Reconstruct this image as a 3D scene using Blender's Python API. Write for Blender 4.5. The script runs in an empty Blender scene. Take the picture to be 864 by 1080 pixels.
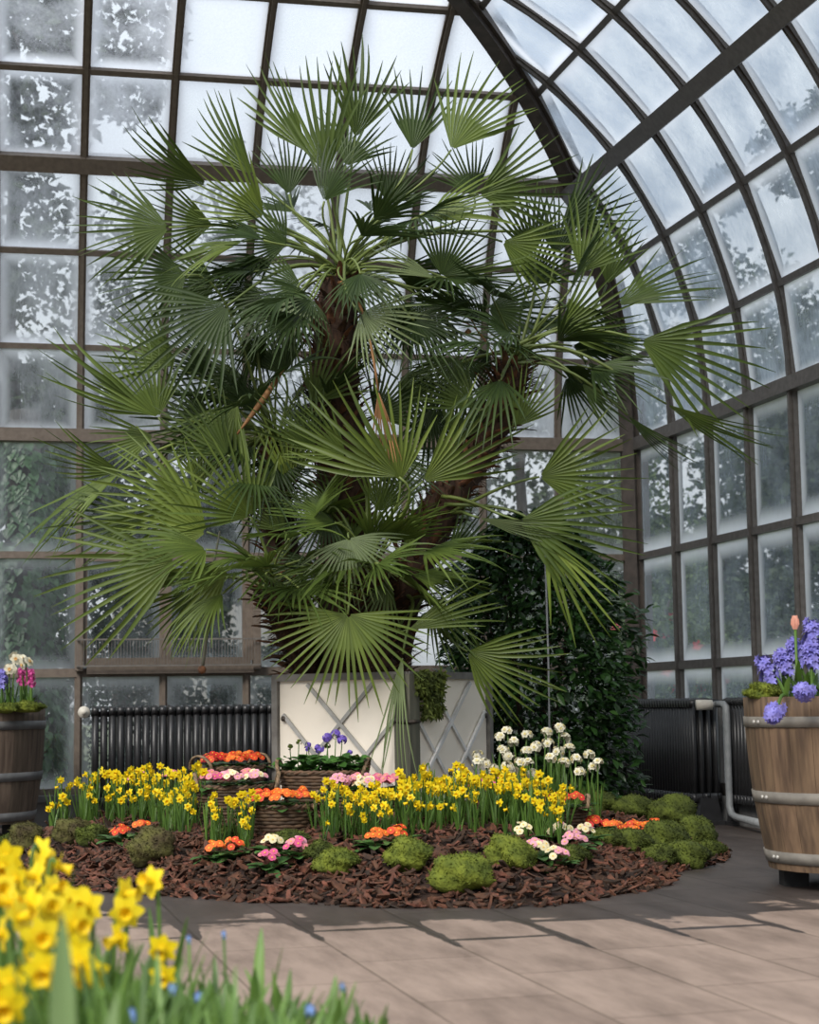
import bpy, random
import math
from math import sin, cos, pi, sqrt, atan2, radians, tan
from mathutils import Vector, Matrix, Quaternion
random.seed(7)
R = random.Random(11)
V = Vector
scene = bpy.context.scene
COL = scene.collection

# ------------------------------------------------------------------ camera
F, PITCH, ROLL, H = 1824.1, 0.110, -0.0136, 0.75
FWD = V((0, cos(PITCH), sin(PITCH)))
UP0 = V((0, -sin(PITCH), cos(PITCH)))
RGT = V((cos(ROLL), 0, 0)) + UP0 * sin(ROLL)
UPV = UP0 * cos(ROLL) - V((sin(ROLL), 0, 0))
CAM = V((0, 0, H))
cam_data = bpy.data.cameras.new('camera')
cam = bpy.data.objects.new('camera', cam_data)
COL.objects.link(cam)
mw = Matrix((RGT, UPV, -FWD)).transposed().to_4x4()
mw.translation = CAM
cam.matrix_world = mw
cam_data.sensor_fit = 'VERTICAL'
cam_data.sensor_height = 36
cam_data.sensor_width = 36
cam_data.lens = 36 * F / 1080
cam_data.clip_end = 300
cam_data.dof.use_dof = True
cam_data.dof.focus_distance = 8.3
cam_data.dof.aperture_fstop = 4.2
scene.camera = cam

# ------------------------------------------------------------------ world, sun, exposure
world = bpy.data.worlds.new('overcast_sky')
scene.world = world
world.use_nodes = True
nt = world.node_tree
nt.nodes.clear()
wo = nt.nodes.new('ShaderNodeOutputWorld')
bg = nt.nodes.new('ShaderNodeBackground')
tc = nt.nodes.new('ShaderNodeTexCoord')
sx = nt.nodes.new('ShaderNodeSeparateXYZ')
rp = nt.nodes.new('ShaderNodeValToRGB')
rp.color_ramp.elements[0].position = 0.0
rp.color_ramp.elements[0].color = (0.55, 0.56, 0.58, 1)
rp.color_ramp.elements[1].position = 0.35
rp.color_ramp.elements[1].color = (0.86, 0.92, 1.0, 1)
nt.links.new(tc.outputs['Generated'], sx.inputs[0])
nt.links.new(sx.outputs['Z'], rp.inputs[0])
nt.links.new(rp.outputs[0], bg.inputs['Color'])
nt.links.new(bg.outputs[0], wo.inputs['Surface'])
bg.inputs['Strength'].default_value = 1.25

sun_d = bpy.data.lights.new('sun', 'SUN')
sun_d.energy = 3.0
sun_d.angle = radians(22)
sun_d.color = (1.0, 0.95, 0.88)
sun = bpy.data.objects.new('sun', sun_d)
COL.objects.link(sun)
sun.location = (-6, -4, 12)
sun.rotation_euler = (V((0.38, 0.75, -0.66))).to_track_quat('-Z', 'Y').to_euler()

vs = scene.view_settings
vs.view_transform = 'Standard'
vs.look = 'None'
vs.exposure = 0.0
vs.gamma = 1.0
vs.use_curve_mapping = False
scene.cycles.transparent_max_bounces = 16

# ------------------------------------------------------------------ helpers
def at(px, py, D):
    """point of the place seen at a photo pixel at distance D (along +Y)"""
    d = FWD + RGT * ((px - 432) / F) + UPV * ((540 - py) / F)
    return CAM + d * (D / d.y)

def link(o, parent=None):
    COL.objects.link(o)
    if parent: o.parent = parent
    return o

def tag(o, label=None, cat=None, group=None, kind=None):
    if label: o['label'] = label
    if cat: o['category'] = cat
    if group: o['group'] = group
    if kind: o['kind'] = kind
    return o

def thing(name, label, cat, loc=(0, 0, 0), rz=0, group=None):
    o = bpy.data.objects.new(name, None)
    o.empty_display_size = 0.1
    link(o)
    o.location = loc
    o.rotation_euler = (0, 0, rz)
    return tag(o, label, cat, group)

def inst(name, mesh, parent, mat=None):
    o = bpy.data.objects.new(name, mesh)
    link(o, parent)
    if mat is not None: o.matrix_local = mat
    return o

def frame(z, hint=V((0, 0, 1))):
    """orthonormal matrix whose Z is z"""
    z = V(z).normalized()
    x = hint.cross(z)
    if x.length < 1e-4: x = V((1, 0, 0)).cross(z)
    x.normalize()
    y = z.cross(x)
    return Matrix((x, y, z)).transposed()

class MB:
    def __init__(s):
        s.v, s.f, s.m, s.uv, s.at = [], [], [], [], []
    def face(s, idx, m=0, uv=None):
        s.f.append(tuple(idx)); s.m.append(m); s.uv.append(uv)
    def add(s, pts, faces, m=0):
        b = len(s.v); s.v.extend([tuple(p) for p in pts])
        for f in faces: s.face([b + i for i in f], m)
    def box(s, c, size, rot=None, m=0, taper=1.0):
        hx, hy, hz = size[0] / 2, size[1] / 2, size[2] / 2
        pts = []
        for z, t in ((-hz, 1), (hz, taper)):
            for x, y in ((-1, -1), (1, -1), (1, 1), (-1, 1)):
                p = V((x * hx * t, y * hy * t, z))
                pts.append((rot @ p if rot else p) + V(c))
        s.add(pts, [(3, 2, 1, 0), (4, 5, 6, 7), (0, 1, 5, 4), (1, 2, 6, 5), (2, 3, 7, 6), (3, 0, 4, 7)], m)
    def bar(s, a, b, w, d, nrm, m=0):
        """box section w (across) x d (along nrm) from a to b"""
        a, b = V(a), V(b); t = (b - a).normalized(); n = V(nrm); n = (n - t * n.dot(t)).normalized(); x = t.cross(n)
        pts = []
        for p in (a, b):
            for i, j in ((-1, -1), (1, -1), (1, 1), (-1, 1)):
                pts.append(p + x * (i * w / 2) + n * (j * d / 2))
        s.add(pts, [(3, 2, 1, 0), (4, 5, 6, 7), (0, 1, 5, 4), (1, 2, 6, 5), (2, 3, 7, 6), (3, 0, 4, 7)], m)
    def sweep(s, pts, nrms, w, d, m=0):
        """rectangular section along a polyline with given normals"""
        b = len(s.v); n = len(pts)
        for k in range(n):
            t = (V(pts[min(k + 1, n - 1)]) - V(pts[max(k - 1, 0)])).normalized()
            nn = V(nrms[k]); nn = (nn - t * nn.dot(t)).normalized(); x = t.cross(nn)
            for i, j in ((-1, -1), (1, -1), (1, 1), (-1, 1)):
                s.v.append(tuple(V(pts[k]) + x * (i * w / 2) + nn * (j * d / 2)))
        for k in range(n - 1):
            for q in range(4):
                s.face((b + k * 4 + q, b + k * 4 + (q + 1) % 4, b + k * 4 + 4 + (q + 1) % 4, b + k * 4 + 4 + q), m)
        s.face((b + 3, b + 2, b + 1, b), m); e = b + (n - 1) * 4; s.face((e, e + 1, e + 2, e + 3), m)
    def tube(s, pts, r, n=6, m=0, closed=False, cap=True):
        pts = [V(p) for p in pts]; k = len(pts); b = len(s.v)
        rr = r if isinstance(r, (list, tuple)) else [r] * k
        ref = None
        for i in range(k):
            if closed: t = pts[(i + 1) % k] - pts[i - 1]
            else: t = pts[min(i + 1, k - 1)] - pts[max(i - 1, 0)]
            t.normalize()
            if ref is None:
                ref = V((0, 0, 1)).cross(t)
                if ref.length < .1: ref = V((1, 0, 0)).cross(t)
            ref = (ref - t * ref.dot(t))
            if ref.length < 1e-5: ref = V((1, .3, .2)).cross(t)
            ref.normalize(); y = t.cross(ref)
            for j in range(n):
                a = 2 * pi * j / n
                s.v.append(tuple(pts[i] + (ref * cos(a) + y * sin(a)) * rr[i]))
        for i in range(k if closed else k - 1):
            i2 = (i + 1) % k
            for j in range(n):
                s.face((b + i * n + j, b + i * n + (j + 1) % n, b + i2 * n + (j + 1) % n, b + i2 * n + j), m)
        if cap and not closed:
            s.face([b + j for j in range(n)][::-1], m); s.face([b + (k - 1) * n + j for j in range(n)], m)
    def lathe(s, prof, n=24, m=0, c=(0, 0, 0), sx=1, sy=1, rot=None):
        b = len(s.v); k = len(prof)
        for (r, z) in prof:
            for j in range(n):
                a = 2 * pi * j / n
                p = V((r * cos(a) * sx, r * sin(a) * sy, z))
                if rot: p = rot @ p
                s.v.append(tuple(p + V(c)))
        for i in range(k - 1):
            for j in range(n):
                s.face((b + i * n + j, b + i * n + (j + 1) % n, b + (i + 1) * n + (j + 1) % n, b + (i + 1) * n + j), m)
    def leaf(s, base, d, up, L, W, m=0, bend=0.0, fold=0.15, prof=((0, .15), (.3, .85), (.6, 1), (.85, .55), (1, .02))):
        """blade with a mid-rib fold; bends down along its length"""
        d = V(d).normalized(); up = V(up); up = (up - d * up.dot(d)).normalized(); x = d.cross(up)
        b = len(s.v); n = len(prof)
        for t, w in prof:
            c = V(base) + d * (L * t) + up * (-bend * L * t * t)
            hw = W * w / 2
            s.v.extend([tuple(c - x * hw + up * fold * hw * 2), tuple(c), tuple(c + x * hw + up * fold * hw * 2)])
        for i in range(n - 1):
            for q in range(2):
                a = b + i * 3 + q
                s.face((a, a + 1, a + 4, a + 3), m)
    def mesh(s, name, mats, smooth=True):
        me = bpy.data.meshes.new(name)
        me.from_pydata(s.v, [], s.f)
        for mt in (mats if isinstance(mats, (list, tuple)) else [mats]): me.materials.append(mt)
        me.polygons.foreach_set('material_index', s.m)
        me.polygons.foreach_set('use_smooth', [smooth] * len(s.f))
        if any(u is not None for u in s.uv):
            ul = me.uv_layers.new(name='UVMap'); k = 0
            for u, f in zip(s.uv, s.f):
                for i in range(len(f)):
                    ul.data[k].uv = u[i] if u else (0, 0); k += 1
        if s.at:
            a = me.attributes.new('frost', 'FLOAT', 'POINT')
            a.data.foreach_set('value', s.at)
        me.update()
        return me
    def build(s, name, mats, parent=None, smooth=True, mat=None):
        return inst(name, s.mesh(name, mats, smooth), parent, mat)

# ------------------------------------------------------------------ materials
def mat(name, c1, c2=None, scale=8.0, rough=0.6, bump=0.0, spec=0.4, trans=0.0, island=0.0, objr=0.0, stretch=(1, 1, 1), metal=0.0, detail=4.0, bscale=None):
    m = bpy.data.materials.new(name); m.use_nodes = True
    n = m.node_tree; N = n.nodes; Lk = n.links; N.clear()
    out = N.new('ShaderNodeOutputMaterial'); bs = N.new('ShaderNodeBsdfPrincipled')
    bs.inputs['Roughness'].default_value = rough
    bs.inputs['Specular IOR Level'].default_value = spec
    bs.inputs['Metallic'].default_value = metal
    col = None
    tcn = N.new('ShaderNodeTexCoord'); mp = N.new('ShaderNodeMapping'); mp.inputs['Scale'].default_value = stretch
    Lk.new(tcn.outputs['Object'], mp.inputs['Vector'])
    nz = N.new('ShaderNodeTexNoise'); nz.inputs['Scale'].default_value = scale; nz.inputs['Detail'].default_value = detail
    Lk.new(mp.outputs[0], nz.inputs['Vector'])
    if c2 is None: c2 = tuple(x * .8 for x in c1)
    r = N.new('ShaderNodeValToRGB')
    r.color_ramp.elements[0].position = .35; r.color_ramp.elements[1].position = .65
    r.color_ramp.elements[0].color = (*c1, 1); r.color_ramp.elements[1].color = (*c2, 1)
    Lk.new(nz.outputs['Fac'], r.inputs[0]); col = r.outputs[0]
    def vary(src, amt, colr):
        mr = N.new('ShaderNodeMapRange'); mr.inputs['To Min'].default_value = 1 - amt; mr.inputs['To Max'].default_value = 1 + amt
        Lk.new(src, mr.inputs['Value'])
        hs = N.new('ShaderNodeHueSaturation'); Lk.new(mr.outputs[0], hs.inputs['Value']); Lk.new(colr, hs.inputs['Color'])
        mh = N.new('ShaderNodeMapRange'); mh.inputs['To Min'].default_value = .5 + amt * .018; mh.inputs['To Max'].default_value = .5 - amt * .018
        Lk.new(src, mh.inputs['Value']); Lk.new(mh.outputs[0], hs.inputs['Hue'])
        return hs.outputs[0]
    if island:
        g = N.new('ShaderNodeNewGeometry'); col = vary(g.outputs['Random Per Island'], island, col)
    if objr:
        g = N.new('ShaderNodeObjectInfo'); col = vary(g.outputs['Random'], objr, col)
    Lk.new(col, bs.inputs['Base Color'])
    if bump:
        bp = N.new('ShaderNodeBump'); bp.inputs['Strength'].default_value = bump; bp.inputs['Distance'].default_value = .01
        if bscale:
            nb_ = N.new('ShaderNodeTexNoise'); nb_.inputs['Scale'].default_value = bscale; nb_.inputs['Detail'].default_value = 6
            Lk.new(mp.outputs[0], nb_.inputs['Vector']); Lk.new(nb_.outputs['Fac'], bp.inputs['Height'])
        else: Lk.new(nz.outputs['Fac'], bp.inputs['Height'])
        Lk.new(bp.outputs[0], bs.inputs['Normal'])
    sh = bs.outputs[0]
    if trans:
        t = N.new('ShaderNodeBsdfTranslucent'); Lk.new(col, t.inputs['Color'])
        mx = N.new('ShaderNodeMixShader'); mx.inputs[0].default_value = trans
        Lk.new(sh, mx.inputs[1]); Lk.new(t.outputs[0], mx.inputs[2]); sh = mx.outputs[0]
    Lk.new(sh, out.inputs['Surface'])
    return m

M = {}
M['iron_back'] = mat('brown_painted_iron', (.125, .098, .078), (.16, .128, .102), 30, .55, .2)
M['iron_right'] = mat('grey_painted_iron', (.075, .066, .060), (.105, .094, .086), 30, .5, .2)
M['rib'] = mat('dark_iron_rib', (.045, .035, .029), (.075, .058, .048), 14, .5, .3)
M['kerb'] = mat('stone_kerb', (.16, .16, .16), (.11, .11, .11), 12, .8, .3)
M['radiator'] = mat('black_radiator_enamel', (.018, .018, .019), (.026, .026, .028), 20, .38, .05, spec=.5)
M['pipe'] = mat('grey_painted_pipe', (.19, .20, .205), (.24, .25, .255), 20, .45, .1)
M['valve'] = mat('cream_valve', (.62, .58, .5), (.5, .46, .4), 20, .5)
M['panel'] = mat('cream_painted_panel', (.81, .735, .63), (.74, .67, .57), 4, .5, .1)
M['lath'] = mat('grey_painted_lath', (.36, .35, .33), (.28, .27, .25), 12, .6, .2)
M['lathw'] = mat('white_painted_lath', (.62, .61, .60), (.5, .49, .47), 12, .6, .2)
M['post'] = mat('weathered_timber_post', (.12, .115, .085), (.07, .07, .05), 14, .8, .5, stretch=(1, 1, .12))
M['rim'] = mat('weathered_metal_rim', (.17, .16, .145), (.11, .10, .09), 14, .6, .3)
M['bolt'] = mat('rusty_bolt', (.06, .045, .035), (.03, .025, .02), 30, .6)
M['soil'] = mat('dark_soil', (.035, .024, .017), (.018, .012, .009), 30, .95, .8)
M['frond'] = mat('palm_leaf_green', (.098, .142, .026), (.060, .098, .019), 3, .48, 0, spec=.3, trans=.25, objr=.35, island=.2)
M['frond_lit'] = mat('palm_leaf_lit_green', (.145, .195, .034), (.092, .140, .024), 3, .45, 0, spec=.35, trans=.28, objr=.25, island=.2)  # lighter copy of the palm leaf: light on the fronds put into the colour
M['frond_dark'] = mat('palm_leaf_shaded_green', (.050, .082, .020), (.031, .055, .014), 3, .48, 0, spec=.28, trans=.18, objr=.35, island=.2)  # darker copy of the palm leaf, with shade painted into its green
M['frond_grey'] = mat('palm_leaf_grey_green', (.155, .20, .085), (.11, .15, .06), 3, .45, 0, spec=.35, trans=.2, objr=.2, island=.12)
M['frond_dead'] = mat('dry_palm_leaf', (.30, .155, .06), (.2, .095, .035), 8, .7, .2, trans=.15, island=.3)
M['petiole'] = mat('palm_leaf_stalk', (.15, .19, .045), (.10, .14, .035), 5, .45, .1, objr=.25)
M['trunk'] = mat('fibrous_palm_trunk', (.060, .030, .017), (.026, .014, .009), 40, .95, .9, stretch=(1, 1, .3))
M['boot'] = mat('old_leaf_base', (.17, .075, .034), (.055, .026, .014), 25, .9, .5, island=.6)
M['fibre'] = mat('dark_trunk_fibre', (.065, .034, .019), (.03, .016, .010), 25, .95, 0, island=.5)
M['shrub'] = mat('glossy_dark_leaf', (.032, .080, .018), (.018, .05, .013), 6, .32, 0, spec=.35, trans=.12, island=.5)
M['stem'] = mat('brown_stem', (.06, .04, .025), (.03, .02, .013), 20, .9, .3)
M['ivy'] = mat('ivy_leaf', (.05, .11, .045), (.03, .075, .032), 6, .4, 0, trans=.15, island=.45)
M['tree'] = mat('outdoor_tree_leaf', (.045, .065, .028), (.028, .045, .02), 3, .6, 0, trans=.2, island=.5)
M['tree2'] = mat('outdoor_conifer_leaf', (.018, .036, .022), (.012, .024, .016), 3, .6, 0, trans=.1, island=.5)
M['tree3'] = mat('outdoor_pale_leaf', (.09, .13, .045), (.06, .095, .032), 3, .6, 0, trans=.25, island=.45)
M['redfl'] = mat('red_shrub_flower', (.55, .08, .09), (.5, .04, .05), 3, .6, 0, trans=.2, island=.2)
M['bark_out'] = mat('tree_bark', (.05, .042, .034), (.03, .025, .02), 12, .9, .5)
M['bed'] = mat('bark_mulch_base', (.040, .018, .010), (.016, .008, .006), 30, .95, 1.0)
M['chip'] = mat('bark_chip', (.108, .044, .021), (.045, .019, .010), 30, .75, .4, island=.8)
M['moss'] = mat('bright_moss', (.19, .225, .026), (.085, .115, .016), 16, .9, .9, trans=.25, island=.18, bscale=70)
M['moss_dark'] = mat('dark_moss', (.105, .135, .020), (.045, .060, .012), 13, .95, .9, trans=.25, island=.25, bscale=70)
M['moss_rock'] = mat('mossy_rock', (.125, .125, .032), (.065, .050, .024), 11, .95, .9, trans=.25, island=.25, bscale=70)
M['oak'] = mat('weathered_oak', (.165, .105, .060), (.078, .048, .029), 9, .75, .4, island=.22, stretch=(4, 4, .35), detail=7)
M['oak_grey'] = mat('greyed_oak', (.135, .100, .072), (.068, .048, .035), 9, .8, .4, island=.25, stretch=(4, 4, .35), detail=7)
M['hoop'] = mat('galvanised_hoop', (.215, .195, .165), (.15, .135, .115), 14, .6, .15, metal=.0)
M['hoop_l'] = mat('dull_galvanised_hoop', (.17, .17, .17), (.12, .12, .12), 14, .55, .15, metal=.25)
M['rivet'] = mat('bright_rivet', (.42, .40, .36), (.34, .32, .3), 20, .45, metal=.3)
M['foot'] = mat('black_block', (.012, .012, .012), (.02, .02, .02), 20, .8)
M['wicker'] = mat('brown_wicker', (.115, .066, .034), (.055, .030, .016), 25, .7, .3, island=.45)
M['wicker_l'] = mat('pale_wicker', (.22, .15, .085), (.14, .09, .05), 25, .7, .3, island=.3)
M['yel'] = mat('daffodil_yellow', (.92, .74, .018), (.88, .66, .012), 10, .55, 0, trans=.25, objr=.08)
M['yel2'] = mat('daffodil_trumpet_gold', (.94, .70, .014), (.90, .63, .010), 10, .55, 0, trans=.2, objr=.08)
M['dleaf'] = mat('daffodil_leaf', (.10, .185, .030), (.06, .13, .024), 8, .45, 0, trans=.2, objr=.3, island=.15)
M['dleaf_n'] = mat('near_bulb_leaf', (.15, .26, .055), (.09, .18, .04), 8, .42, 0, trans=.22, objr=.35, island=.2)
M['blade'] = mat('grey_green_tulip_leaf', (.22, .32, .13), (.15, .24, .08), 6, .45, 0, trans=.2, stretch=(3, 3, .4))
M['white'] = mat('narcissus_cream_white', (.80, .76, .60), (.70, .66, .50), 12, .6, 0, trans=.2, objr=.12)
M['peach'] = mat('narcissus_peach_cup', (.80, .52, .22), (.72, .42, .15), 12, .6, 0, trans=.2)
M['lem'] = mat('narcissus_pale_cup', (.78, .68, .30), (.70, .58, .22), 12, .6, 0, trans=.2)
M['pleaf'] = mat('primrose_leaf', (.085, .185, .045), (.05, .125, .03), 30, .5, .4, trans=.12, island=.3, objr=.15)
M['pleaf2'] = mat('broad_green_leaf', (.055, .145, .022), (.03, .09, .014), 30, .5, .4, trans=.12, island=.35)
for nme, c in (('orange', (.85, .17, .02)), ('redorange', (.72, .075, .018)), ('pink', (.80, .36, .44)), ('deeppink', (.66, .10, .24)), ('cream', (.84, .74, .46)), ('red', (.62, .03, .025)), ('rose', (.78, .26, .30))):
    M[nme] = mat('primrose_' + nme, c, tuple(x * .85 for x in c), 30, .6, 0, trans=.15, objr=.12)
M['eye'] = mat('primrose_eye', (.85, .55, .05), (.8, .45, .04), 30, .6)
M['violet'] = mat('violet_petal', (.20, .12, .52), (.13, .075, .40), 20, .6, 0, trans=.15, island=.3)
M['hyac'] = mat('blue_hyacinth_petal', (.26, .235, .62), (.165, .145, .48), 20, .55, 0, trans=.15, island=.3)
M['hyacp'] = mat('pink_hyacinth_petal', (.60, .08, .30), (.45, .05, .20), 20, .55, 0, trans=.15, island=.3)
M['tulip'] = mat('pale_pink_tulip', (.80, .42, .32), (.74, .34, .24), 12, .5, 0, trans=.2)
M['blue'] = mat('small_blue_petal', (.24, .38, .72), (.18, .30, .6), 20, .6, 0, trans=.15)
M['house'] = mat('pale_render_wall', (.32, .31, .30), (.27, .26, .25), 3, .8)
M['roofm'] = mat('slate_roof', (.10, .10, .11), (.07, .07, .08), 10, .7)
M['pane'] = mat('dark_window_pane', (.12, .14, .16), (.09, .11, .12), 3, .15)
M['lawn'] = mat('outdoor_lawn', (.10, .13, .06), (.16, .17, .12), 1.2, .95, .5)
M['wire'] = mat('grey_wire', (.16, .145, .13), (.12, .11, .10), 20, .5)

def floor_material(ang):
    m = bpy.data.materials.new('stone_paving'); m.use_nodes = True
    n = m.node_tree; N = n.nodes; L = n.links; N.clear()
    out = N.new('ShaderNodeOutputMaterial'); bs = N.new('ShaderNodeBsdfPrincipled'); L.new(bs.outputs[0], out.inputs[0])
    tcn = N.new('ShaderNodeTexCoord'); mp = N.new('ShaderNodeMapping'); mp.vector_type = 'POINT'
    mp.inputs['Rotation'].default_value = (0, 0, ang)
    L.new(tcn.outputs['Object'], mp.inputs[0])
    br = N.new('ShaderNodeTexBrick')
    br.inputs['Scale'].default_value = 1.0
    br.inputs['Brick Width'].default_value = 0.72; br.inputs['Row Height'].default_value = 0.375
    br.inputs['Mortar Size'].default_value = 0.006; br.inputs['Mortar Smooth'].default_value = .35
    br.inputs['Color1'].default_value = (.335, .255, .205, 1); br.inputs['Color2'].default_value = (.285, .215, .172, 1); br.inputs['Mortar'].default_value = (.20, .15, .115, 1)
    L.new(mp.outputs[0], br.inputs['Vector'])
    nz = N.new('ShaderNodeTexNoise'); nz.inputs['Scale'].default_value = 3.0; nz.inputs['Detail'].default_value = 8; nz.inputs['Roughness'].default_value = .65
    ms = N.new('ShaderNodeMapping'); ms.inputs['Scale'].default_value = (.6, 2.2, 1); L.new(mp.outputs[0], ms.inputs[0]); L.new(ms.outputs[0], nz.inputs['Vector'])
    rr = N.new('ShaderNodeValToRGB'); rr.color_ramp.elements[0].position = .33; rr.color_ramp.elements[1].position = .62
    rr.color_ramp.elements[0].color = (.60, .57, .55, 1); rr.color_ramp.elements[1].color = (1.08, 1.05, 1.03, 1)
    L.new(nz.outputs['Fac'], rr.inputs[0])
    mul = N.new('ShaderNodeMix'); mul.data_type = 'RGBA'; mul.blend_type = 'MULTIPLY'; mul.inputs[0].default_value = 1
    L.new(br.outputs['Color'], mul.inputs[6]); L.new(rr.outputs[0], mul.inputs[7])
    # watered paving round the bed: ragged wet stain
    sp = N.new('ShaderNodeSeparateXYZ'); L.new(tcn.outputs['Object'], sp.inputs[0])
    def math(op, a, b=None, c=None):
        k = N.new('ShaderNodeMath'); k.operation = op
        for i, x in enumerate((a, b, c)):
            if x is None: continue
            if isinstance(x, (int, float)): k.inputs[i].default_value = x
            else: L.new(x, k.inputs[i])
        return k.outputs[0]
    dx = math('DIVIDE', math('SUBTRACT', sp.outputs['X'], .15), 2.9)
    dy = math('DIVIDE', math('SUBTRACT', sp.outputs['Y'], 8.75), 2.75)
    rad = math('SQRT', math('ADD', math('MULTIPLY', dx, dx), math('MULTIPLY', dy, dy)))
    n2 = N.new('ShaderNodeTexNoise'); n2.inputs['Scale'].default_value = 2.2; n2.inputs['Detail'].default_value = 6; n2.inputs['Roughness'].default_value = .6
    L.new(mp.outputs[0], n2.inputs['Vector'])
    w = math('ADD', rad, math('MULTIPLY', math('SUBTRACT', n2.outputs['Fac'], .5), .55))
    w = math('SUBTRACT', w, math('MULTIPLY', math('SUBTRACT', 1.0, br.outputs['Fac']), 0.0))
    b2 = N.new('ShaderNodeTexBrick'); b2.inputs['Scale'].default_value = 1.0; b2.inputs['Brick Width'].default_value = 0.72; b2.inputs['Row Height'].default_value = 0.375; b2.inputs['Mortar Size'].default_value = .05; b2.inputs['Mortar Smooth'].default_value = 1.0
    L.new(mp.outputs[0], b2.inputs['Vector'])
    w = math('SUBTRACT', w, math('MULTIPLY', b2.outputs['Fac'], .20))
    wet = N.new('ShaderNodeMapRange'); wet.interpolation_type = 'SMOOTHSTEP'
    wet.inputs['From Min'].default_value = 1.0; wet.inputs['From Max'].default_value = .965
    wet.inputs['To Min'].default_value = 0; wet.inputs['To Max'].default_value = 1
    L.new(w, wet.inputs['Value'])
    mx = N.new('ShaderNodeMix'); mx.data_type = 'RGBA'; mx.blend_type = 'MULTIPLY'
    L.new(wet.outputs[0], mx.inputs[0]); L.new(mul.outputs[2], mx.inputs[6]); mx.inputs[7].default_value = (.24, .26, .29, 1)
    L.new(mx.outputs[2], bs.inputs['Base Color'])
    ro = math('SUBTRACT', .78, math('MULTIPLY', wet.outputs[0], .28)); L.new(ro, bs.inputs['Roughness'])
    bs.inputs['Specular IOR Level'].default_value = .3
    bp = N.new('ShaderNodeBump'); bp.inputs['Strength'].default_value = .35; bp.inputs['Distance'].default_value = .004
    hh = math('SUBTRACT', math('MULTIPLY', nz.outputs['Fac'], .8), br.outputs['Fac']); L.new(hh, bp.inputs['Height']); L.new(bp.outputs[0], bs.inputs['Normal'])
    return m

def glass_material(name, body_col, lo, hi):
    m = bpy.data.materials.new(name); m.use_nodes = True
    n = m.node_tree; N = n.nodes; L = n.links; N.clear()
    out = N.new('ShaderNodeOutputMaterial')
    def math(op, a, b=None, clamp=False):
        k = N.new('ShaderNodeMath'); k.operation = op; k.use_clamp = clamp
        for i, x in enumerate((a, b)):
            if x is None: continue
            if isinstance(x, (int, float)): k.inputs[i].default_value = x
            else: L.new(x, k.inputs[i])
        return k.outputs[0]
    uv = N.new('ShaderNodeTexCoord'); sp = N.new('ShaderNodeSeparateXYZ'); L.new(uv.outputs['UV'], sp.inputs[0])
    u, v = sp.outputs['X'], sp.outputs['Y']
    e = math('MINIMUM', math('MINIMUM', u, math('SUBTRACT', 1.0, u)), math('MINIMUM', v, math('SUBTRACT', 1.0, v)))
    nz = N.new('ShaderNodeTexNoise'); nz.inputs['Scale'].default_value = 3.2; nz.inputs['Detail'].default_value = 3
    L.new(uv.outputs['Object'], nz.inputs['Vector'])
    nf = N.new('ShaderNodeTexNoise'); nf.inputs['Scale'].default_value = 45; nf.inputs['Detail'].default_value = 6; nf.inputs['Roughness'].default_value = .7
    mpf = N.new('ShaderNodeMapping'); mpf.inputs['Scale'].default_value = (1, 1, .35); L.new(uv.outputs['Object'], mpf.inputs[0]); L.new(mpf.outputs[0], nf.inputs['Vector'])
    a = N.new('ShaderNodeAttribute'); a.attribute_name = 'frost'; fr = a.outputs['Fac']
    ee = math('ADD', e, math('MULTIPLY', math('SUBTRACT', nz.outputs['Fac'], .5), .09))
    ed = N.new('ShaderNodeMapRange'); ed.interpolation_type = 'SMOOTHSTEP'
    ed.inputs['From Min'].default_value = .20; ed.inputs['From Max'].default_value = .02; L.new(ee, ed.inputs['Value'])
    # frost attribute: 0..1 -> body frost; the edge band is always stronger
    blot = N.new('ShaderNodeMapRange'); blot.inputs['From Min'].default_value = .36; blot.inputs['From Max'].default_value = .62
    blot.inputs['To Min'].default_value = lo; blot.inputs['To Max'].default_value = hi; L.new(nz.outputs['Fac'], blot.inputs['Value'])
    fine = math('MULTIPLY', math('SUBTRACT', nf.outputs['Fac'], .5), .95)
    body = math('ADD', math('ADD', fr, math('MULTIPLY', blot.outputs[0], math('MULTIPLY', fr, 1.3))), math('MULTIPLY', fine, math('ADD', fr, .15)), True)
    edge = math('MULTIPLY', ed.outputs[0], math('MINIMUM', math('ADD', math('MULTIPLY', fr, 2.6), .12), .97))
    fac = math('MAXIMUM', body, edge, True)
    tr = N.new('ShaderNodeBsdfTransparent'); tr.inputs[0].default_value = (.80, .83, .83, 1)
    tl = N.new('ShaderNodeBsdfTranslucent'); tl.inputs[0].default_value = (.92, .95, 1.0, 1)
    df = N.new('ShaderNodeBsdfDiffuse'); df.inputs[0].default_value = (.75, .80, .86, 1)
    m1 = N.new('ShaderNodeMixShader'); m1.inputs[0].default_value = .12
    L.new(tl.outputs[0], m1.inputs[1]); L.new(df.outputs[0], m1.inputs[2])
    bt = N.new('ShaderNodeBsdfTranslucent'); bt.inputs[0].default_value = (*body_col, 1)
    m0 = N.new('ShaderNodeMixShader'); L.new(body, m0.inputs[0]); L.new(tr.outputs[0], m0.inputs[1]); L.new(bt.outputs[0], m0.inputs[2])
    m2 = N.new('ShaderNodeMixShader'); L.new(edge, m2.inputs[0]); L.new(m0.outputs[0], m2.inputs[1]); L.new(m1.outputs[0], m2.inputs[2])
    gl = N.new('ShaderNodeBsdfGlossy'); gl.inputs['Roughness'].default_value = .08
    m3 = N.new('ShaderNodeMixShader'); m3.inputs[0].default_value = .03; L.new(m2.outputs[0], m3.inputs[1]); L.new(gl.outputs[0], m3.inputs[2])
    L.new(m3.outputs[0], out.inputs[0])
    return m
M['glass'] = glass_material('dirty_frosted_glass', (.86, .89, .95), -.42, .30)
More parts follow.
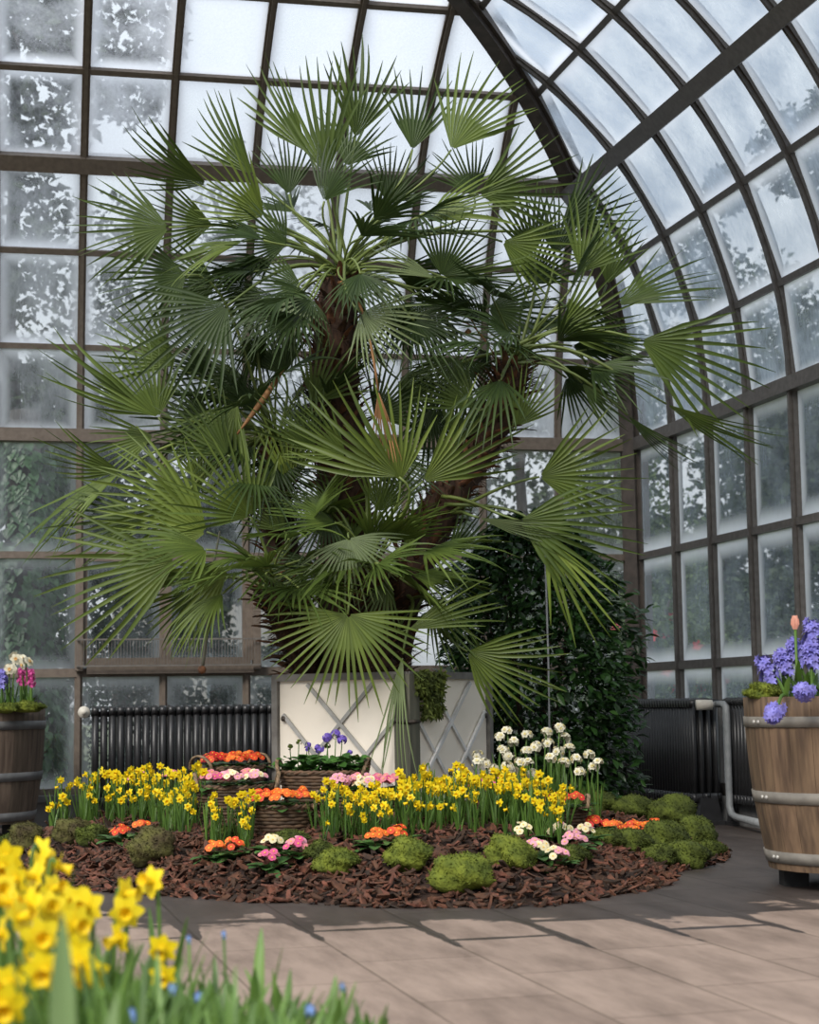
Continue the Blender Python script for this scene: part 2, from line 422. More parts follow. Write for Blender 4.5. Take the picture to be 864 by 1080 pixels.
M['glass_r'] = glass_material('dirty_condensed_glass', (.46, .53, .62), -.30, .25)

# ------------------------------------------------------------------ glasshouse shell
S = 1.13
C0 = V((1.4119 * S, 10.6691 * S, 0))
AB, AR = 0.2102, 0.2530
DB = V((-cos(AB), -sin(AB), 0)); NB = V((sin(AB), -cos(AB), 0))      # along the back wall to the left, into the room
DR = V((sin(AR), -cos(AR), 0)); NR = V((-cos(AR), -sin(AR), 0))      # along the right wall to the camera, into the room
zz = lambda z: H + (z - .75) * S
Z0, ZM1, ZM2 = zz(2.3184), zz(1.6234), zz(0.9472)
RV = 2.397 * S
TT = [0, .217, .4474, .665, .9004, 1.13, 1.35, 1.5708]
WB, DB1 = .4822 * S, 3.3988 * S
WR, DR1 = .5071 * S, .631 * S
ZB = 0.20
off = lambda t: RV * (1 - cos(t))
hgt = lambda t: Z0 + RV * sin(t)
det = NB.x * NR.y - NB.y * NR.x
def hip(o):
    return V(((o * NR.y - o * NB.y) / det, (NB.x * o - NR.x * o) / det, 0))
kb = hip(1).dot(DB); kr = hip(1).dot(DR)
def bp(s, t=None, z=None, o=0.0):
    if t is None: p = C0 + DB * s + NB * o; p.z = z
    else:
        p = C0 + DB * s + NB * (off(t) + o * cos(t)); p.z = hgt(t) - o * sin(t)
    return p
def rpt(s, t=None, z=None, o=0.0):
    if t is None: p = C0 + DR * s + NR * o; p.z = z
    else:
        p = C0 + DR * s + NR * (off(t) + o * cos(t)); p.z = hgt(t) - o * sin(t)
    return p
SB = [DB1 - (k - 1) * WB for k in range(-4, 8)]          # k index list from left
SB = [x for x in SB if x > .12]
SR = [DR1 + (k - 1) * WR for k in range(1, 13)]
rows = [ZB, ZM2, ZM1, Z0]

def pane(mb, q, frost):
    b = len(mb.v); mb.v.extend([tuple(p) for p in q]); mb.at.extend([frost] * 4)
    mb.face((b, b + 1, b + 2, b + 3), 0, [(0, 0), (1, 0), (1, 1), (0, 1)])

def wall(name, P, Sx, nrm, mt, mats):
    fr = MB(); gl = MB()
    for s in Sx:
        fr.bar(P(s, z=0.05), P(s, z=Z0), .050, .06, nrm)
        fr.bar(P(s, z=0.05, o=.035), P(s, z=Z0, o=.035), .022, .03, nrm)
    smin, smax = 0.0, max(Sx)
    for z, w in ((ZB, .07), (ZM2, .055), (ZM1, .045), (Z0, .085)):
        fr.bar(P(smin, z=z, o=.01), P(smax, z=z, o=.01), w, .055 if z < Z0 else .11, nrm)
    edges = sorted([0.0] + list(Sx))
    for a, b in zip(edges[:-1], edges[1:]):
        for i in range(3):
            pane(gl, (P(a, z=rows[i]), P(b, z=rows[i]), P(b, z=rows[i + 1]), P(a, z=rows[i + 1])), mats(a, i - 3))
    f = fr.build(name, M[mt], None, False); tag(f, kind='structure')
    g = gl.build('glazing', M['glass_r' if mt == 'iron_right' else 'glass'], f, False)
    return f

def roof(name, P, Sx, kk, nrm0, mt, mats):
    fr = MB(); gl = MB()
    for s in Sx:
        # the bar runs from the spring line up to where it meets the hip rib
        tmax = TT[-1]
        if off(tmax) * kk > s:
            tmax = math.acos(max(-1, 1 - s / kk / RV))
        n = max(4, int(tmax / .06)); pts, nn = [], []
        for i in range(n + 1):
            t = tmax * i / n
            pts.append(P(s, t)); nn.append(nrm0 * cos(t) + V((0, 0, -sin(t))))
        fr.sweep(pts, nn, .050, .06)
        fr.sweep([p + q * .035 for p, q in zip(pts, nn)], nn, .022, .03)
    smax = max(Sx)
    for i, t in enumerate(TT[1:], 1):
        s0 = off(t) * kk
        thick = i == 3
        nn = nrm0 * cos(t) + V((0, 0, -sin(t)))
        fr.bar(P(s0, t, o=.09 if thick and name == 'ceiling' else .01), P(smax, t, o=.09 if thick and name == 'ceiling' else .01), .105 if thick else .038, .12 if thick else .05, nn)
    edges = sorted([0.0] + list(Sx))
    for a, b in zip(edges[:-1], edges[1:]):
        for i in range(len(TT) - 1):
            t0, t1 = TT[i], TT[i + 1]
            a0, b0 = max(a, off(t0) * kk), max(b, off(t0) * kk)
            a1, b1 = max(a, off(t1) * kk), max(b, off(t1) * kk)
            if b0 - a0 < .01 and b1 - a1 < .01: continue
            pane(gl, (P(a0, t0), P(b0, t0), P(b1, t1), P(a1, t1)), mats(a, i))
    f = fr.build(name, M[mt], None, False); tag(f, kind='structure')
    gl.build('glazing', M['glass_r' if mt == 'iron_right' else 'glass'], f, False)
    return f

def fb(s, row):      # frosting of the back glazing, s = distance from the corner
    col = round((DB1 - s) / WB)          # 0: pane left of mullion 1 ...
    if row < 0: return .08 if col <= 0 else .09
    if col <= 0: return .30
    if col == 1: return .40
    if col == 2: return .46
    return .54
def fr_(s, row):
    if row < 0: return .24
    return .54 if row < 2 else .64
wall('wall_back', bp, SB, NB, 'iron_back', fb)
wall('wall_right', rpt, SR, NR, 'iron_right', fr_)
roof('ceiling_back', bp, SB, kb, NB, 'iron_back', fb)
roof('ceiling', rpt, SR, kr, NR, 'iron_right', fr_)
# corner post and hip rib
mb = MB(); d = (NB + NR).normalized()
pts = [C0 + d * .02 + V((0, 0, z)) for z in (0.0, 1.0, 2.0, Z0)]; nn = [d] * 4
for i in range(1, 25):
    t = TT[-1] * i / 24
    q = C0 + hip(off(t)) + d * .02; q.z = hgt(t); pts.append(q); nn.append(d * cos(t) + V((0, 0, -sin(t))))
mb.sweep(pts, nn, .15, .14)
mb.sweep([p + n_ * .08 for p, n_ in zip(pts, nn)], nn, .09, .05)
tag(mb.build('trim_1', M['rib'], None, False), kind='structure')
# kerbs under the glass
mb = MB(); mb.bar(C0 + V((0, 0, .08)), C0 + DB * max(SB) + V((0, 0, .08)), .18, .16, V((0, 0, 1)))
mb.bar(C0 + NB * .02 + V((0, 0, .175)), C0 + NB * .02 + DB * max(SB) + V((0, 0, .175)), .20, .04, V((0, 0, 1)))
tag(mb.build('baseboard_back', M['kerb'], None, False), kind='structure')
mb = MB(); mb.bar(C0 + V((0, 0, .08)), C0 + DR * max(SR) + V((0, 0, .08)), .16, .16, V((0, 0, 1)))
tag(mb.build('baseboard_right', M['kerb'], None, False), kind='structure')
# floor
mb = MB()
cl, cr = C0 + DB * 7 , C0 + DR * 16
p4 = [C0, cl, cl + DR * 16, cr]
mb.add([V((p.x, p.y, -.12)) for p in p4] + [V((p.x, p.y, 0)) for p in p4], [(0, 1, 2, 3), (7, 6, 5, 4), (0, 4, 5, 1), (1, 5, 6, 2), (2, 6, 7, 3), (3, 7, 4, 0)])
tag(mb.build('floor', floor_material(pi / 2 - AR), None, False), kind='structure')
mb = MB(); mb.add([(-60, -20, -.13), (60, -20, -.13), (60, 90, -.13), (-60, 90, -.13)], [(0, 1, 2, 3)])
tag(mb.build('ground', M['lawn'], None, False), kind='structure')

# vent window in the back wall (between the first and third mullion)
s1, s3 = SB[0] , SB[0]
s1 = DB1 - 0.03; s3 = DB1 - 2 * WB - .02
w = MB()
zt, zb = ZM1 - .02, ZM2 + .07
for s in (s1, (s1 + s3) / 2, s3):
    w.bar(bp(s, z=zb, o=.07), bp(s, z=zt, o=.04), .045, .04, NB)
for z, o in ((zb, .07), (zt, .04)):
    w.bar(bp(s1, z=z, o=o), bp(s3, z=z, o=o), .045, .04, NB)
w.bar(bp(s1 - .02, z=ZM2 + .015, o=.08), bp(s3 - .02, z=ZM2 + .015, o=.08), .05, .06, NB)
wf = w.build('window_1', M['iron_back'], None, False); tag(wf, kind='structure')
w = MB()
for s in (s1, s3): w.bar(bp(s + (.03 if s == s1 else -.04), z=zb - .06, o=.09), bp(s + (.03 if s == s1 else -.04), z=zt + .02, o=.06), .05, .07, NB)
w.build('window_frame', M['iron_back'], wf, False)
w = MB()
g0, g1 = zb - .03, zb + .14
for z in (g0, g1): w.bar(bp(s1 + .04, z=z, o=.15), bp(s3 - .06, z=z, o=.15), .01, .01, NB)
n = 60
for i in range(n + 1):
    s = s1 + .04 + (s3 - .10 - s1) * i / n
    w.bar(bp(s, z=g0, o=.15), bp(s, z=g1, o=.15), .003, .003, NB)
for s in (s1 + .04, s3 - .06): 
    w.bar(bp(s, z=g1, o=.15), bp(s, z=g1, o=.03), .012, .012, V((0, 0, 1)))
    w.bar(bp(s, z=g0, o=.15), bp(s, z=g0, o=.03), .012, .012, V((0, 0, 1)))
w.build('wire_guard', M['wire'], wf, False)

# ------------------------------------------------------------------ outdoors, seen through the glass
def leafcloud(mb, fn, n, size, rnd, m=0):
    for _ in range(n):
        p = fn(rnd); d = V((rnd.gauss(0, 1), rnd.gauss(0, 1), rnd.gauss(-.3, .8))); u = V((rnd.gauss(0, 1), rnd.gauss(0, 1), rnd.gauss(.6, .6)))
        s_ = size * rnd.uniform(.6, 1.3)
        mb.leaf(p, d, u, s_, s_ * .62, m, bend=.15, prof=((0, .2), (.4, 1), (1, .03)))

def tree(name, label, px, D, z0, z1, rad, mt, n, size, seed, group=None, conifer=False, red=0):
    rnd = random.Random(seed); b = at(px, 742, D); b.z = -.13
    t = thing(name, label, 'tree' if 'shrub' not in name else 'shrub', b, group=group)
    tr = MB(); pts = [V((rnd.uniform(-.05, .05) * i, 0, (z1 * .8) * i / 5)) for i in range(6)]
    tr.tube(pts, [.10 * rad / 1.5 * (1 - .15 * i) + .02 for i in range(6)], 8); tr.build('trunk', M['bark_out'], t)
    blobs = []
    for _ in range(14):
        f = rnd.random(); rr = rad * (1 - .85 * f if conifer else sqrt(max(.08, 1 - (2 * f - 1) ** 2)))
        a = rnd.uniform(0, 2 * pi)
        blobs.append((V((cos(a) * rr * .6, sin(a) * rr * .6, z0 + (z1 - z0) * f)), max(.18 * rad, rr * .55)))
    def fn(r_):
        c, q = r_.choice(blobs); v = V((r_.gauss(0, 1), r_.gauss(0, 1), r_.gauss(0, 1))).normalized()
        return c + v * q * r_.uniform(.6, 1.05)
    fo = MB(); leafcloud(fo, fn, int(n * 3.6), size * (.42 if mt != 'tree' else .58), rnd); fo.build('foliage', M[mt], t)
    if red:
        fl = MB()
        for _ in range(red):
            p = fn(rnd); p.y -= .2
            for k in range(5):
                a = k * 2 * pi / 5; fl.leaf(p, V((cos(a), -.3, sin(a))), V((0, -1, 0)), size * .5, size * .35, 0, prof=((0, .2), (.5, 1), (1, .3)))
        fl.build('blossom', M['redfl'], t)
    return t
tree('broadleaf_tree', 'tall dense tree outdoors seen through the leftmost column of panes', 10, 19.5, 2.0, 11, 2.0, 'tree', 5200, .26, 1)
tree('broadleaf_tree', 'tree outdoors behind the second and third columns of panes from the left, half bare', 180, 24, 2.0, 10.0, 2.1, 'tree', 2300, .22, 2)
tree('conifer_tree', 'dark conifer outdoors behind the vent window and left radiator', 130, 15.5, .3, 3.2, 1.05, 'tree2', 4200, .17, 3)
tree('conifer_tree', 'dark conifer outdoors just left of the planter box', 232, 18.5, .3, 4.4, .95, 'tree2', 3200, .17, 4, conifer=True)
tree('broadleaf_tree', 'thin tree outdoors behind the right palm crown', 545, 21, 1.0, 5.8, 1.5, 'tree', 1500, .2, 5)
tree('broadleaf_tree', 'pale leafy tree outdoors beyond the corner post', 672, 25, .3, 6.5, 1.5, 'tree3', 3600, .2, 6)
tree('broadleaf_tree', 'mid green tree outdoors behind the tall right-hand panes above the barrel', 765, 31, .3, 10.5, 2.4, 'tree', 5200, .26, 7)
tree('broadleaf_tree', 'broad dark tree outdoors beyond the right edge of the glass wall', 905, 27, .3, 10.5, 2.2, 'tree', 4600, .26, 8)
tree('flowering_shrub', 'outdoor shrub with red flowers seen low through the right glass wall', 712, 17, .1, 2.3, .75, 'tree3', 2600, .12, 9, red=26)
tree('garden_shrub', 'low green shrub outdoors at the foot of the glass behind the right barrel', 815, 20, .1, 2.2, 1.0, 'tree', 2600, .13, 10)
tree('garden_shrub', 'low green shrub outdoors behind the camellia', 600, 17.5, .1, 2.2, .8, 'tree3', 2600, .13, 12)
tree('garden_shrub', 'low dark shrub outdoors at the foot of the glass behind the left barrel', 40, 16.2, .0, 1.5, .8, 'tree2', 2400, .13, 13)
rnd = random.Random(91); b = at(790, 742, 36); b.z = -.13
t = thing('hedge', 'high dense hedge far outdoors behind the right glass wall', 'hedge', b)
mb = MB()
def hedgefn(r_):
    x = r_.uniform(-6, 5); return V((x, r_.uniform(-.6, .6), r_.uniform(0, 5.2 + .6 * sin(x * 1.7) + .4 * sin(x * 4.1))))
leafcloud(mb, hedgefn, 9000, .28, rnd); mb.build('foliage', M['tree'], t)
mb = MB()
for k in range(9): mb.tube([(-5.6 + k * 1.3, 0, 0), (-5.5 + k * 1.3, .1, 4)], .06, 6)
mb.build('stem', M['bark_out'], t)
# ivy column behind the left panes
rnd = random.Random(21); b = at(22, 742, 13.4); b.z = -.13
t = thing('ivy', 'ivy climbing a post outdoors behind the left barrel', 'ivy', b)
mb = MB(); mb.tube([(0, 0, 0), (.02, 0, 1.5), (0, .03, 3.2)], [.2, .17, .12], 10); mb.build('trunk', M['bark_out'], t)
def ivyfn(r_):
    a = r_.uniform(0, 2 * pi); z = r_.uniform(.05, 3.05); q = .38 + .06 * sin(z * 5 + a * 2)
    return V((cos(a) * q * 1.05, sin(a) * q * .6, z))
mb = MB()
for _ in range(4200):
    p = ivyfn(rnd); o = V((p.x, p.y, 0)).normalized(); s_ = rnd.uniform(.05, .09)
    mb.leaf(p, V((rnd.uniform(-.6, .6), 0, -1)) + o * .5, o + V((0, 0, .4)), s_, s_ * 1.05, 0, bend=.1, prof=((0, .55), (.25, 1), (.55, .75), (1, .03)))
mb.build('foliage', M['ivy'], t)
# house far behind
b = at(262, 742, 34); b.z = -.13
t = thing('house', 'pale house far outdoors glimpsed between the vent window and planter box', 'building', b, rz=.1)
mb = MB(); mb.box((0, 0, 1.5), (5, 4, 3)); mb.build('wall', M['house'], t, False)
mb = MB(); mb.add([(-2.7, -2.2, 3), (2.7, -2.2, 3), (2.7, 2.2, 3), (-2.7, 2.2, 3), (-2.7, 0, 4.6), (2.7, 0, 4.6)], [(0, 1, 5, 4), (2, 3, 4, 5), (0, 4, 3), (1, 2, 5), (3, 2, 1, 0)]); mb.build('roof', M['roofm'], t, False)
for x in (-1.6, -.5, .6, 1.7):
    mb = MB(); mb.box((x, -2.03, 1.5), (.62, .06, 1.1)); wn = mb.build('window', M['house'], t, False)
    mb = MB(); mb.box((x - .15, -2.07, 1.5), (.24, .04, .95)); mb.box((x + .15, -2.07, 1.5), (.24, .04, .95)); mb.build('pane', M['pane'], wn, False)

# ------------------------------------------------------------------ radiators
def radiator(label, P, s_start, s_end, o0, ncol, cpitch, pitch, ztop=.745, zbot=.14, feet=True):
    """column radiator along a wall: sections across the wall axis"""
    base = P((s_start + s_end) / 2, z=0, o=o0 + ncol * cpitch / 2)
    t = thing('radiator', label, 'radiator', base)
    dirv = (P(1, z=0) - P(0, z=0)).normalized(); nv = (P(0, z=0, o=1) - P(0, z=0)).normalized()
    rot = Matrix((dirv, nv, V((0, 0, 1)))).transposed()
    sec = MB(); dep = ncol * cpitch
    for c in range(ncol):
        y = -dep / 2 + (c + .5) * cpitch
        sec.tube([rot @ V((0, y, zbot + .01)), rot @ V((0, y, ztop - .02))], min(cpitch, pitch) * .43, 8)
    for z, hh in ((ztop - .022, .044), (zbot + .02, .05)):
        pts = [rot @ V((0, -dep / 2 + dep * q / 6, z + (.012 * (1 - abs(q - 3) / 3) if z > .4 else 0))) for q in range(7)]
        sec.sweep(pts, [V((0, 0, 1))] * 7, pitch * .80, hh)
    for z in (ztop - .04, zbot + .03):
        sec.tube([rot @ V((-pitch * .51, 0, z)), rot @ V((pitch * .51, 0, z))], .018, 8)
    me = sec.mesh('section', M['radiator'], True)
    n = int(abs(s_end - s_start) / pitch)
    for i in range(n):
        q = dirv * (-abs(s_end - s_start) / 2 + pitch * (i + .5))
        inst('section', me, t, Matrix.Translation(q))
    for sg in (-1, 1):
        q = dirv * (sg * (abs(s_end - s_start) / 2 - pitch * .5))
        f = MB()
        f.box(q + V((0, 0, zbot / 2 + .02)), (.05, dep * .8, zbot), rot, taper=.7); f.box(q + V((0, 0, .012)), (.10, dep * .95, .024), rot)
        f.build('foot', M['radiator'], t, False)
    return t, dirv, nv
# back wall radiator: from just right of the first mullion to behind the planter box
sa, sb_ = DB1 - .05, DB1 - 1.72
rad_b, dv, nv = radiator('long black column radiator along back glass wall left of planter box', bp, sb_, sa, .16, 2, .062, .053)
base = rad_b.location
v = MB(); e = bp(sa + .06, z=.735, o=.22) - base
v.tube([bp(sa - .02, z=.705, o=.22) - base, bp(sa + .03, z=.705, o=.22) - base, ], .017, 8); va = v.build('valve', M['radiator'], rad_b)
v = MB(); v.tube([bp(sa + .02, z=.72, o=.23) - base, bp(sa + .02, z=.72, o=.30) - base], .038, 14); v.tube([bp(sa + .02, z=.72, o=.30) - base, bp(sa + .02, z=.72, o=.31) - base], .018, 10); v.build('valve_head', M['valve'], va)
# right wall radiators
r1, dv, nv = radiator('deep black radiator along right glass wall, its end with the cream valve', rpt, .10, 1.56, .12, 4, .048, .042)
r2, dv2, nv2 = radiator('black radiator half hidden behind the right barrel', rpt, 1.62, 3.1, .09, 1, .05, .045)
base = r1.location
e = rpt(1.60, z=.715, o=.16)
v = MB(); v.tube([rpt(1.58, z=.715, o=.295) - base, rpt(1.60, z=.715, o=.20) - base], [.032, .030], 12); vv = v.build('valve', M['valve'], r1)
v = MB(); v.tube([rpt(1.60, z=.716, o=.20) - base, rpt(1.61, z=.718, o=.14) - base], .02, 10); v.build('valve_collar', M['pipe'], vv)
pp = [rpt(1.61, z=.718, o=.175), rpt(1.70, z=.718, o=.172), rpt(1.73, z=.70, o=.17), rpt(1.735, z=.66, o=.17), rpt(1.735, z=.2, o=.17), rpt(1.735, z=.12, o=.17), rpt(1.76, z=.075, o=.17), rpt(1.82, z=.06, o=.17), rpt(2.35, z=.06, o=.26)]
v = MB(); v.tube([p - base for p in pp], .021, 10); v.build('pipe', M['pipe'], r1)

# ------------------------------------------------------------------ the bed
BC = V((-.2, 8.6, 0))
outl = [(0, 6.51), (.455, 6.49), (.825, 6.9), (1.14, 7.70), (1.50, 8.55), (1.55, 9.0), (1.15, 9.75), (.3, 10.1), (-.8, 10.2), (-1.8, 10.1), (-2.4, 9.7), (-2.25, 8.95), (-1.62, 7.7), (-.967, 7.0), (-.485, 6.72)]
pol = sorted([(atan2(y - BC.y, x - BC.x), sqrt((x - BC.x) ** 2 + (y - BC.y) ** 2)) for x, y in outl])
pol = [(pol[-1][0] - 2 * pi, pol[-1][1])] + pol + [(pol[0][0] + 2 * pi, pol[0][1])]
def edge_r(a):
    for (a0, r0), (a1, r1_) in zip(pol[:-1], pol[1:]):
        if a0 <= a <= a1:
            f = (a - a0) / (a1 - a0); f = f * f * (3 - 2 * f); return r0 + (r1_ - r0) * f
    return 1.8
HM = .25
def mound(x, y):
    a = atan2(y - BC.y, x - BC.x); r = sqrt((x - BC.x) ** 2 + (y - BC.y) ** 2) / edge_r(a)
    if r >= 1: return 0.0
    return HM * (1 - r ** 3) + .012 * sin(x * 9 + 1) * sin(y * 8) * (1 - r)
def hit(px, py):
    d = FWD + RGT * ((px - 432) / F) + UPV * ((540 - py) / F); d = d / d.y
    D = 5.5
    while D < 12:
        p = CAM + d * D
        if p.z <= mound(p.x, p.y): return p
        D += .01
    return CAM + d * 12
mb = MB(); na, nr_ = 72, 22
for i in range(nr_ + 1):
    for j in range(na):
        a = -pi + 2 * pi * j / na; r = edge_r(a) * i / nr_ * .999
        x, y = BC.x + cos(a) * r, BC.y + sin(a) * r
        mb.v.append((x, y, mound(x, y) - .012 + (R.uniform(-.008, .01) if i < nr_ else 0)))
for i in range(nr_):
    for j in range(na):
        mb.face((i * na + j, i * na + (j + 1) % na, (i + 1) * na + (j + 1) % na, (i + 1) * na + j))
o = mb.build('flower_bed', M['bed']); tag(o, 'low mound of dark soil and bark under the flowers round the planter box', 'flower bed')
mb = MB(); rc = random.Random(5)
cnt = 0
while cnt < 7500:
    a = rc.uniform(-pi, pi)
    r = edge_r(a) * sqrt(rc.uniform(.0, 1.04))
    x, y = BC.x + cos(a) * r, BC.y + sin(a) * r
    if y > 9.2: continue
    if y > 7.9 and rc.random() < .55: continue
    z = mound(x, y)
    k_ = rc.random() ** 2; L_, W_, T_ = .02 + .06 * k_ + rc.uniform(0, .015), .011 + .022 * k_, rc.uniform(.003, .009)
    q = Quaternion((0, 0, 1), rc.uniform(0, 6.28)).to_matrix() @ Quaternion((1, 0, 0), rc.gauss(0, .55)).to_matrix() @ Quaternion((0, 1, 0), rc.gauss(0, .45)).to_matrix()
    c = V((x, y, z + rc.uniform(.0, .014)))
    b0 = len(mb.v); sk = rc.uniform(-.3, .3)
    for sgn in (-1, 1):
        for (u, w_) in ((-1, -.7), (-.2, -1), (1, -.5), (.8, .6), (.1, 1), (-.9, .6)):
            mb.v.append(tuple(c + q @ V((u * L_ / 2 + sk * w_ * W_, w_ * W_ / 2, sgn * T_ / 2 + .004 * (u * u)))))
    mb.face([b0 + k for k in (5, 4, 3, 2, 1, 0)]); mb.face([b0 + 6 + k for k in range(6)])
    for k in range(6): mb.face((b0 + k, b0 + (k + 1) % 6, b0 + 6 + (k + 1) % 6, b0 + 6 + k))
    cnt += 1
o = mb.build('bark_mulch', M['chip'], None, False); tag(o, 'red brown bark chippings spread over the flower bed', 'mulch', kind='stuff')

# moss cushions and mossy stones
def moss(name, label, cat, p, sx, sy, sz, mt, seed, tilt=0, fuzz=1500, group=None):
    rnd = random.Random(seed)
    import bmesh
    bm = bmesh.new(); bmesh.ops.create_icosphere(bm, subdivisions=4, radius=1)
    ph = [rnd.uniform(0, 6) for _ in range(9)]
    mb = MB(); vs_ = []
    for v in bm.verts:
        c = v.co
        k = 1 + .13 * sin(c.x * 3 + ph[0]) * sin(c.y * 3.4 + ph[1]) + .09 * sin(c.z * 5 + ph[2] + c.x * 4) + .05 * sin(c.x * 11 + ph[3]) * sin(c.y * 12 + ph[4]) * sin(c.z * 11 + ph[5]) + rnd.uniform(-.045, .045)
        q = V((c.x * sx * k, c.y * sy * k, c.z * sz * k)); vs_.append(q)
    mb.v = [tuple(q) for q in vs_]; 
    for f in bm.faces: mb.face([v.index for v in f.verts])
    nf = list(bm.verts)
    for _ in range(fuzz):
        i = rnd.randrange(len(nf)); n_ = nf[i].co
        if n_.z < -.3: continue
        b = vs_[i]; d0 = V((n_.x / sx, n_.y / sy, n_.z / sz)).normalized(); d = d0 + V((rnd.gauss(0, .8), rnd.gauss(0, .8), rnd.gauss(.1, .6)))
        mb.leaf(b - d0 * .002, d, d0 + V((rnd.gauss(0, .3), rnd.gauss(0, .3), rnd.gauss(.3, .3))), rnd.uniform(.008, .016), .005, 0, bend=.3, prof=((0, .6), (.5, 1), (1, .05)))
    bm.free()
    o = mb.build(name, M[mt]); o.location = p; o.rotation_euler = (0, tilt, rnd.uniform(-.4, .4))
    return tag(o, label, cat, group)
def mossy(px, py, w, h, mt, name, label, cat, seed, tilt=0, lift=.35):
    p = hit(px, py + h * .40)
    if p.y > 9.6: p = at(px, py + h * .3, 9.45)
    k = p.y / F
    moss(name, label, cat, p + V((0, 0, h * k * lift)), w * k / 2, w * k / 2 * .8, h * k / 2 * 1.0, mt, seed, tilt)
mossy(27, 882, 34, 34, 'moss_rock', 'mossy_stone', 'tilted moss-covered stone at far left end of the mulch', 'stone', 1, -.5)
mossy(77, 876, 42, 26, 'moss_rock', 'mossy_stone', 'mossy stone under the left end of the daffodils', 'stone', 2)
mossy(97, 881, 32, 22, 'moss_dark', 'moss_cushion', 'small dark moss cushion right beside the left mossy stone', 'moss', 3)
mossy(159, 893, 50, 38, 'moss_rock', 'mossy_stone', 'brown and green mossy stone between the two left orange primroses', 'stone', 4, -.25)
mossy(355, 908, 46, 27, 'moss', 'moss_cushion', 'green moss cushion in front of the middle daffodils', 'moss', 5, -.15)
mossy(337, 899, 32, 22, 'moss_dark', 'moss_cushion', 'darker moss cushion just behind the one before the middle daffodils', 'moss', 6)
mossy(431, 901, 50, 34, 'moss', 'moss_cushion', 'rounded moss cushion below the middle orange primrose', 'moss', 7, -.15)
mossy(487, 920, 62, 42, 'moss', 'moss_cushion', 'large bright moss cushion nearest the front edge of the mulch', 'moss', 8)
mossy(540, 899, 54, 34, 'moss', 'moss_cushion', 'sloping moss cushion left of the pale pink primroses', 'moss', 9, .3)
mossy(305, 884, 40, 16, 'moss_dark', 'moss_cushion', 'flat moss cushion under the front wicker basket', 'moss', 10)
mossy(242, 880, 36, 18, 'moss_dark', 'moss_cushion', 'flat moss cushion behind the left orange primrose', 'moss', 11)
mossy(602, 902, 40, 20, 'moss_dark', 'moss_cushion', 'small moss cushion right of the pale pink primroses', 'moss', 12)
mossy(12, 887, 30, 14, 'moss_dark', 'moss_cushion', 'low moss patch at the foot of the left barrel', 'moss', 13)
bank = [(628, 846, 50, 22, 'at the back left of the moss bank under the white narcissi'), (664, 853, 54, 22, 'behind the row of orange primroses on the moss bank'), (706, 858, 58, 30, 'highest on the right moss bank'), (733, 876, 44, 32, 'on the right shoulder of the moss bank'), (700, 880, 54, 30, 'in the middle of the right moss bank'), (664, 886, 50, 24, 'in front of the orange primroses on the moss bank'), (640, 884, 36, 20, 'at the front left of the moss bank beside pink primroses'), (722, 900, 54, 26, 'at the front edge of the right moss bank'), (750, 894, 30, 16, 'at the far right tip of the moss bank'), (694, 901, 40, 20, 'low at the front of the moss bank against the mulch')]
for i, (x, y, w_, h_, tx) in enumerate(bank):
    mossy(x, y, w_, h_ * 1.15, 'moss_dark', 'moss_cushion', 'dark green moss cushion ' + tx, 'moss', 30 + i, 0, .3)

# ------------------------------------------------------------------ planter box
PHI, PL, PZ0, PZ1 = radians(32), .81, .06, .885
FC = at(431, 742, 8.40); FC.z = 0
pdl = V((-cos(PHI), sin(PHI), 0)); pdr = V((sin(PHI), cos(PHI), 0))
PCEN = FC + (pdl + pdr) * (PL / 2)
planter = thing('planter_box', 'square cream timber planter box with crossed laths holding the fan palm', 'planter', PCEN)
c_ = lambda a, b, z: FC + pdl * (a * PL) + pdr * (b * PL) + V((0, 0, z)) - PCEN
nl, nrr = -pdr, -pdl      # outward normals of left-hand and right-hand faces
faces = [((0, 0), (1, 0), nl, 0), ((0, 0), (0, 1), nrr, 1), ((1, 0), (1, 1), pdl, 2), ((0, 1), (1, 1), pdr, 3)]
for (a, b, nrm, k) in faces:
    A, B = c_(a[0], a[1], 0), c_(b[0], b[1], 0); dv_ = (B - A).normalized()
    A2, B2 = A + dv_ * .03, B - dv_ * .03
    mb = MB(); mid = (A2 + B2) / 2
    mb.bar(A2 - nrm * .03 + V((0, 0, (PZ0 + PZ1) / 2)), B2 - nrm * .03 + V((0, 0, (PZ0 + PZ1) / 2)), PZ1 - PZ0 - .02, .03, nrm)
    pn = mb.build('panel', M['panel'], planter, False)
    ln = (B2 - A2).length
    def fp(u, z, o=.0): return A2 + dv_ * (u * ln) + V((0, 0, z)) + nrm * (-.008 + o)
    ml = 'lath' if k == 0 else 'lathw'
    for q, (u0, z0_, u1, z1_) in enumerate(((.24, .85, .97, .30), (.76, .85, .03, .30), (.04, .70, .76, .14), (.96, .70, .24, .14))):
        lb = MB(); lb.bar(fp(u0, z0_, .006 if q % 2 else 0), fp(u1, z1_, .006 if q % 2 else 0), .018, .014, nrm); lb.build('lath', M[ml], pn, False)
    for u, z in ((.045, .68), (.955, .68), (.5, .40)):
        lb = MB(); lb.tube([fp(u, z, -.01), fp(u, z, .014)], .014, 10); lb.build('bolt', M['bolt'], pn)
for k, (a, b) in enumerate(((0, 0), (1, 0), (0, 1), (1, 1))):
    mb = MB(); w_ = .09 if k == 0 else .035
    inn = (PCEN - (c_(a, b, 0) + PCEN)); inn.normalize()
    rot = Matrix((pdl, pdr, V((0, 0, 1)))).transposed()
    mb.box(c_(a, b, .44) + inn * (w_ * .42), (w_, w_, .90), rot)
    mb.build('corner_post', M['post'] if k == 0 else M['rim'], planter, False)
mb = MB()
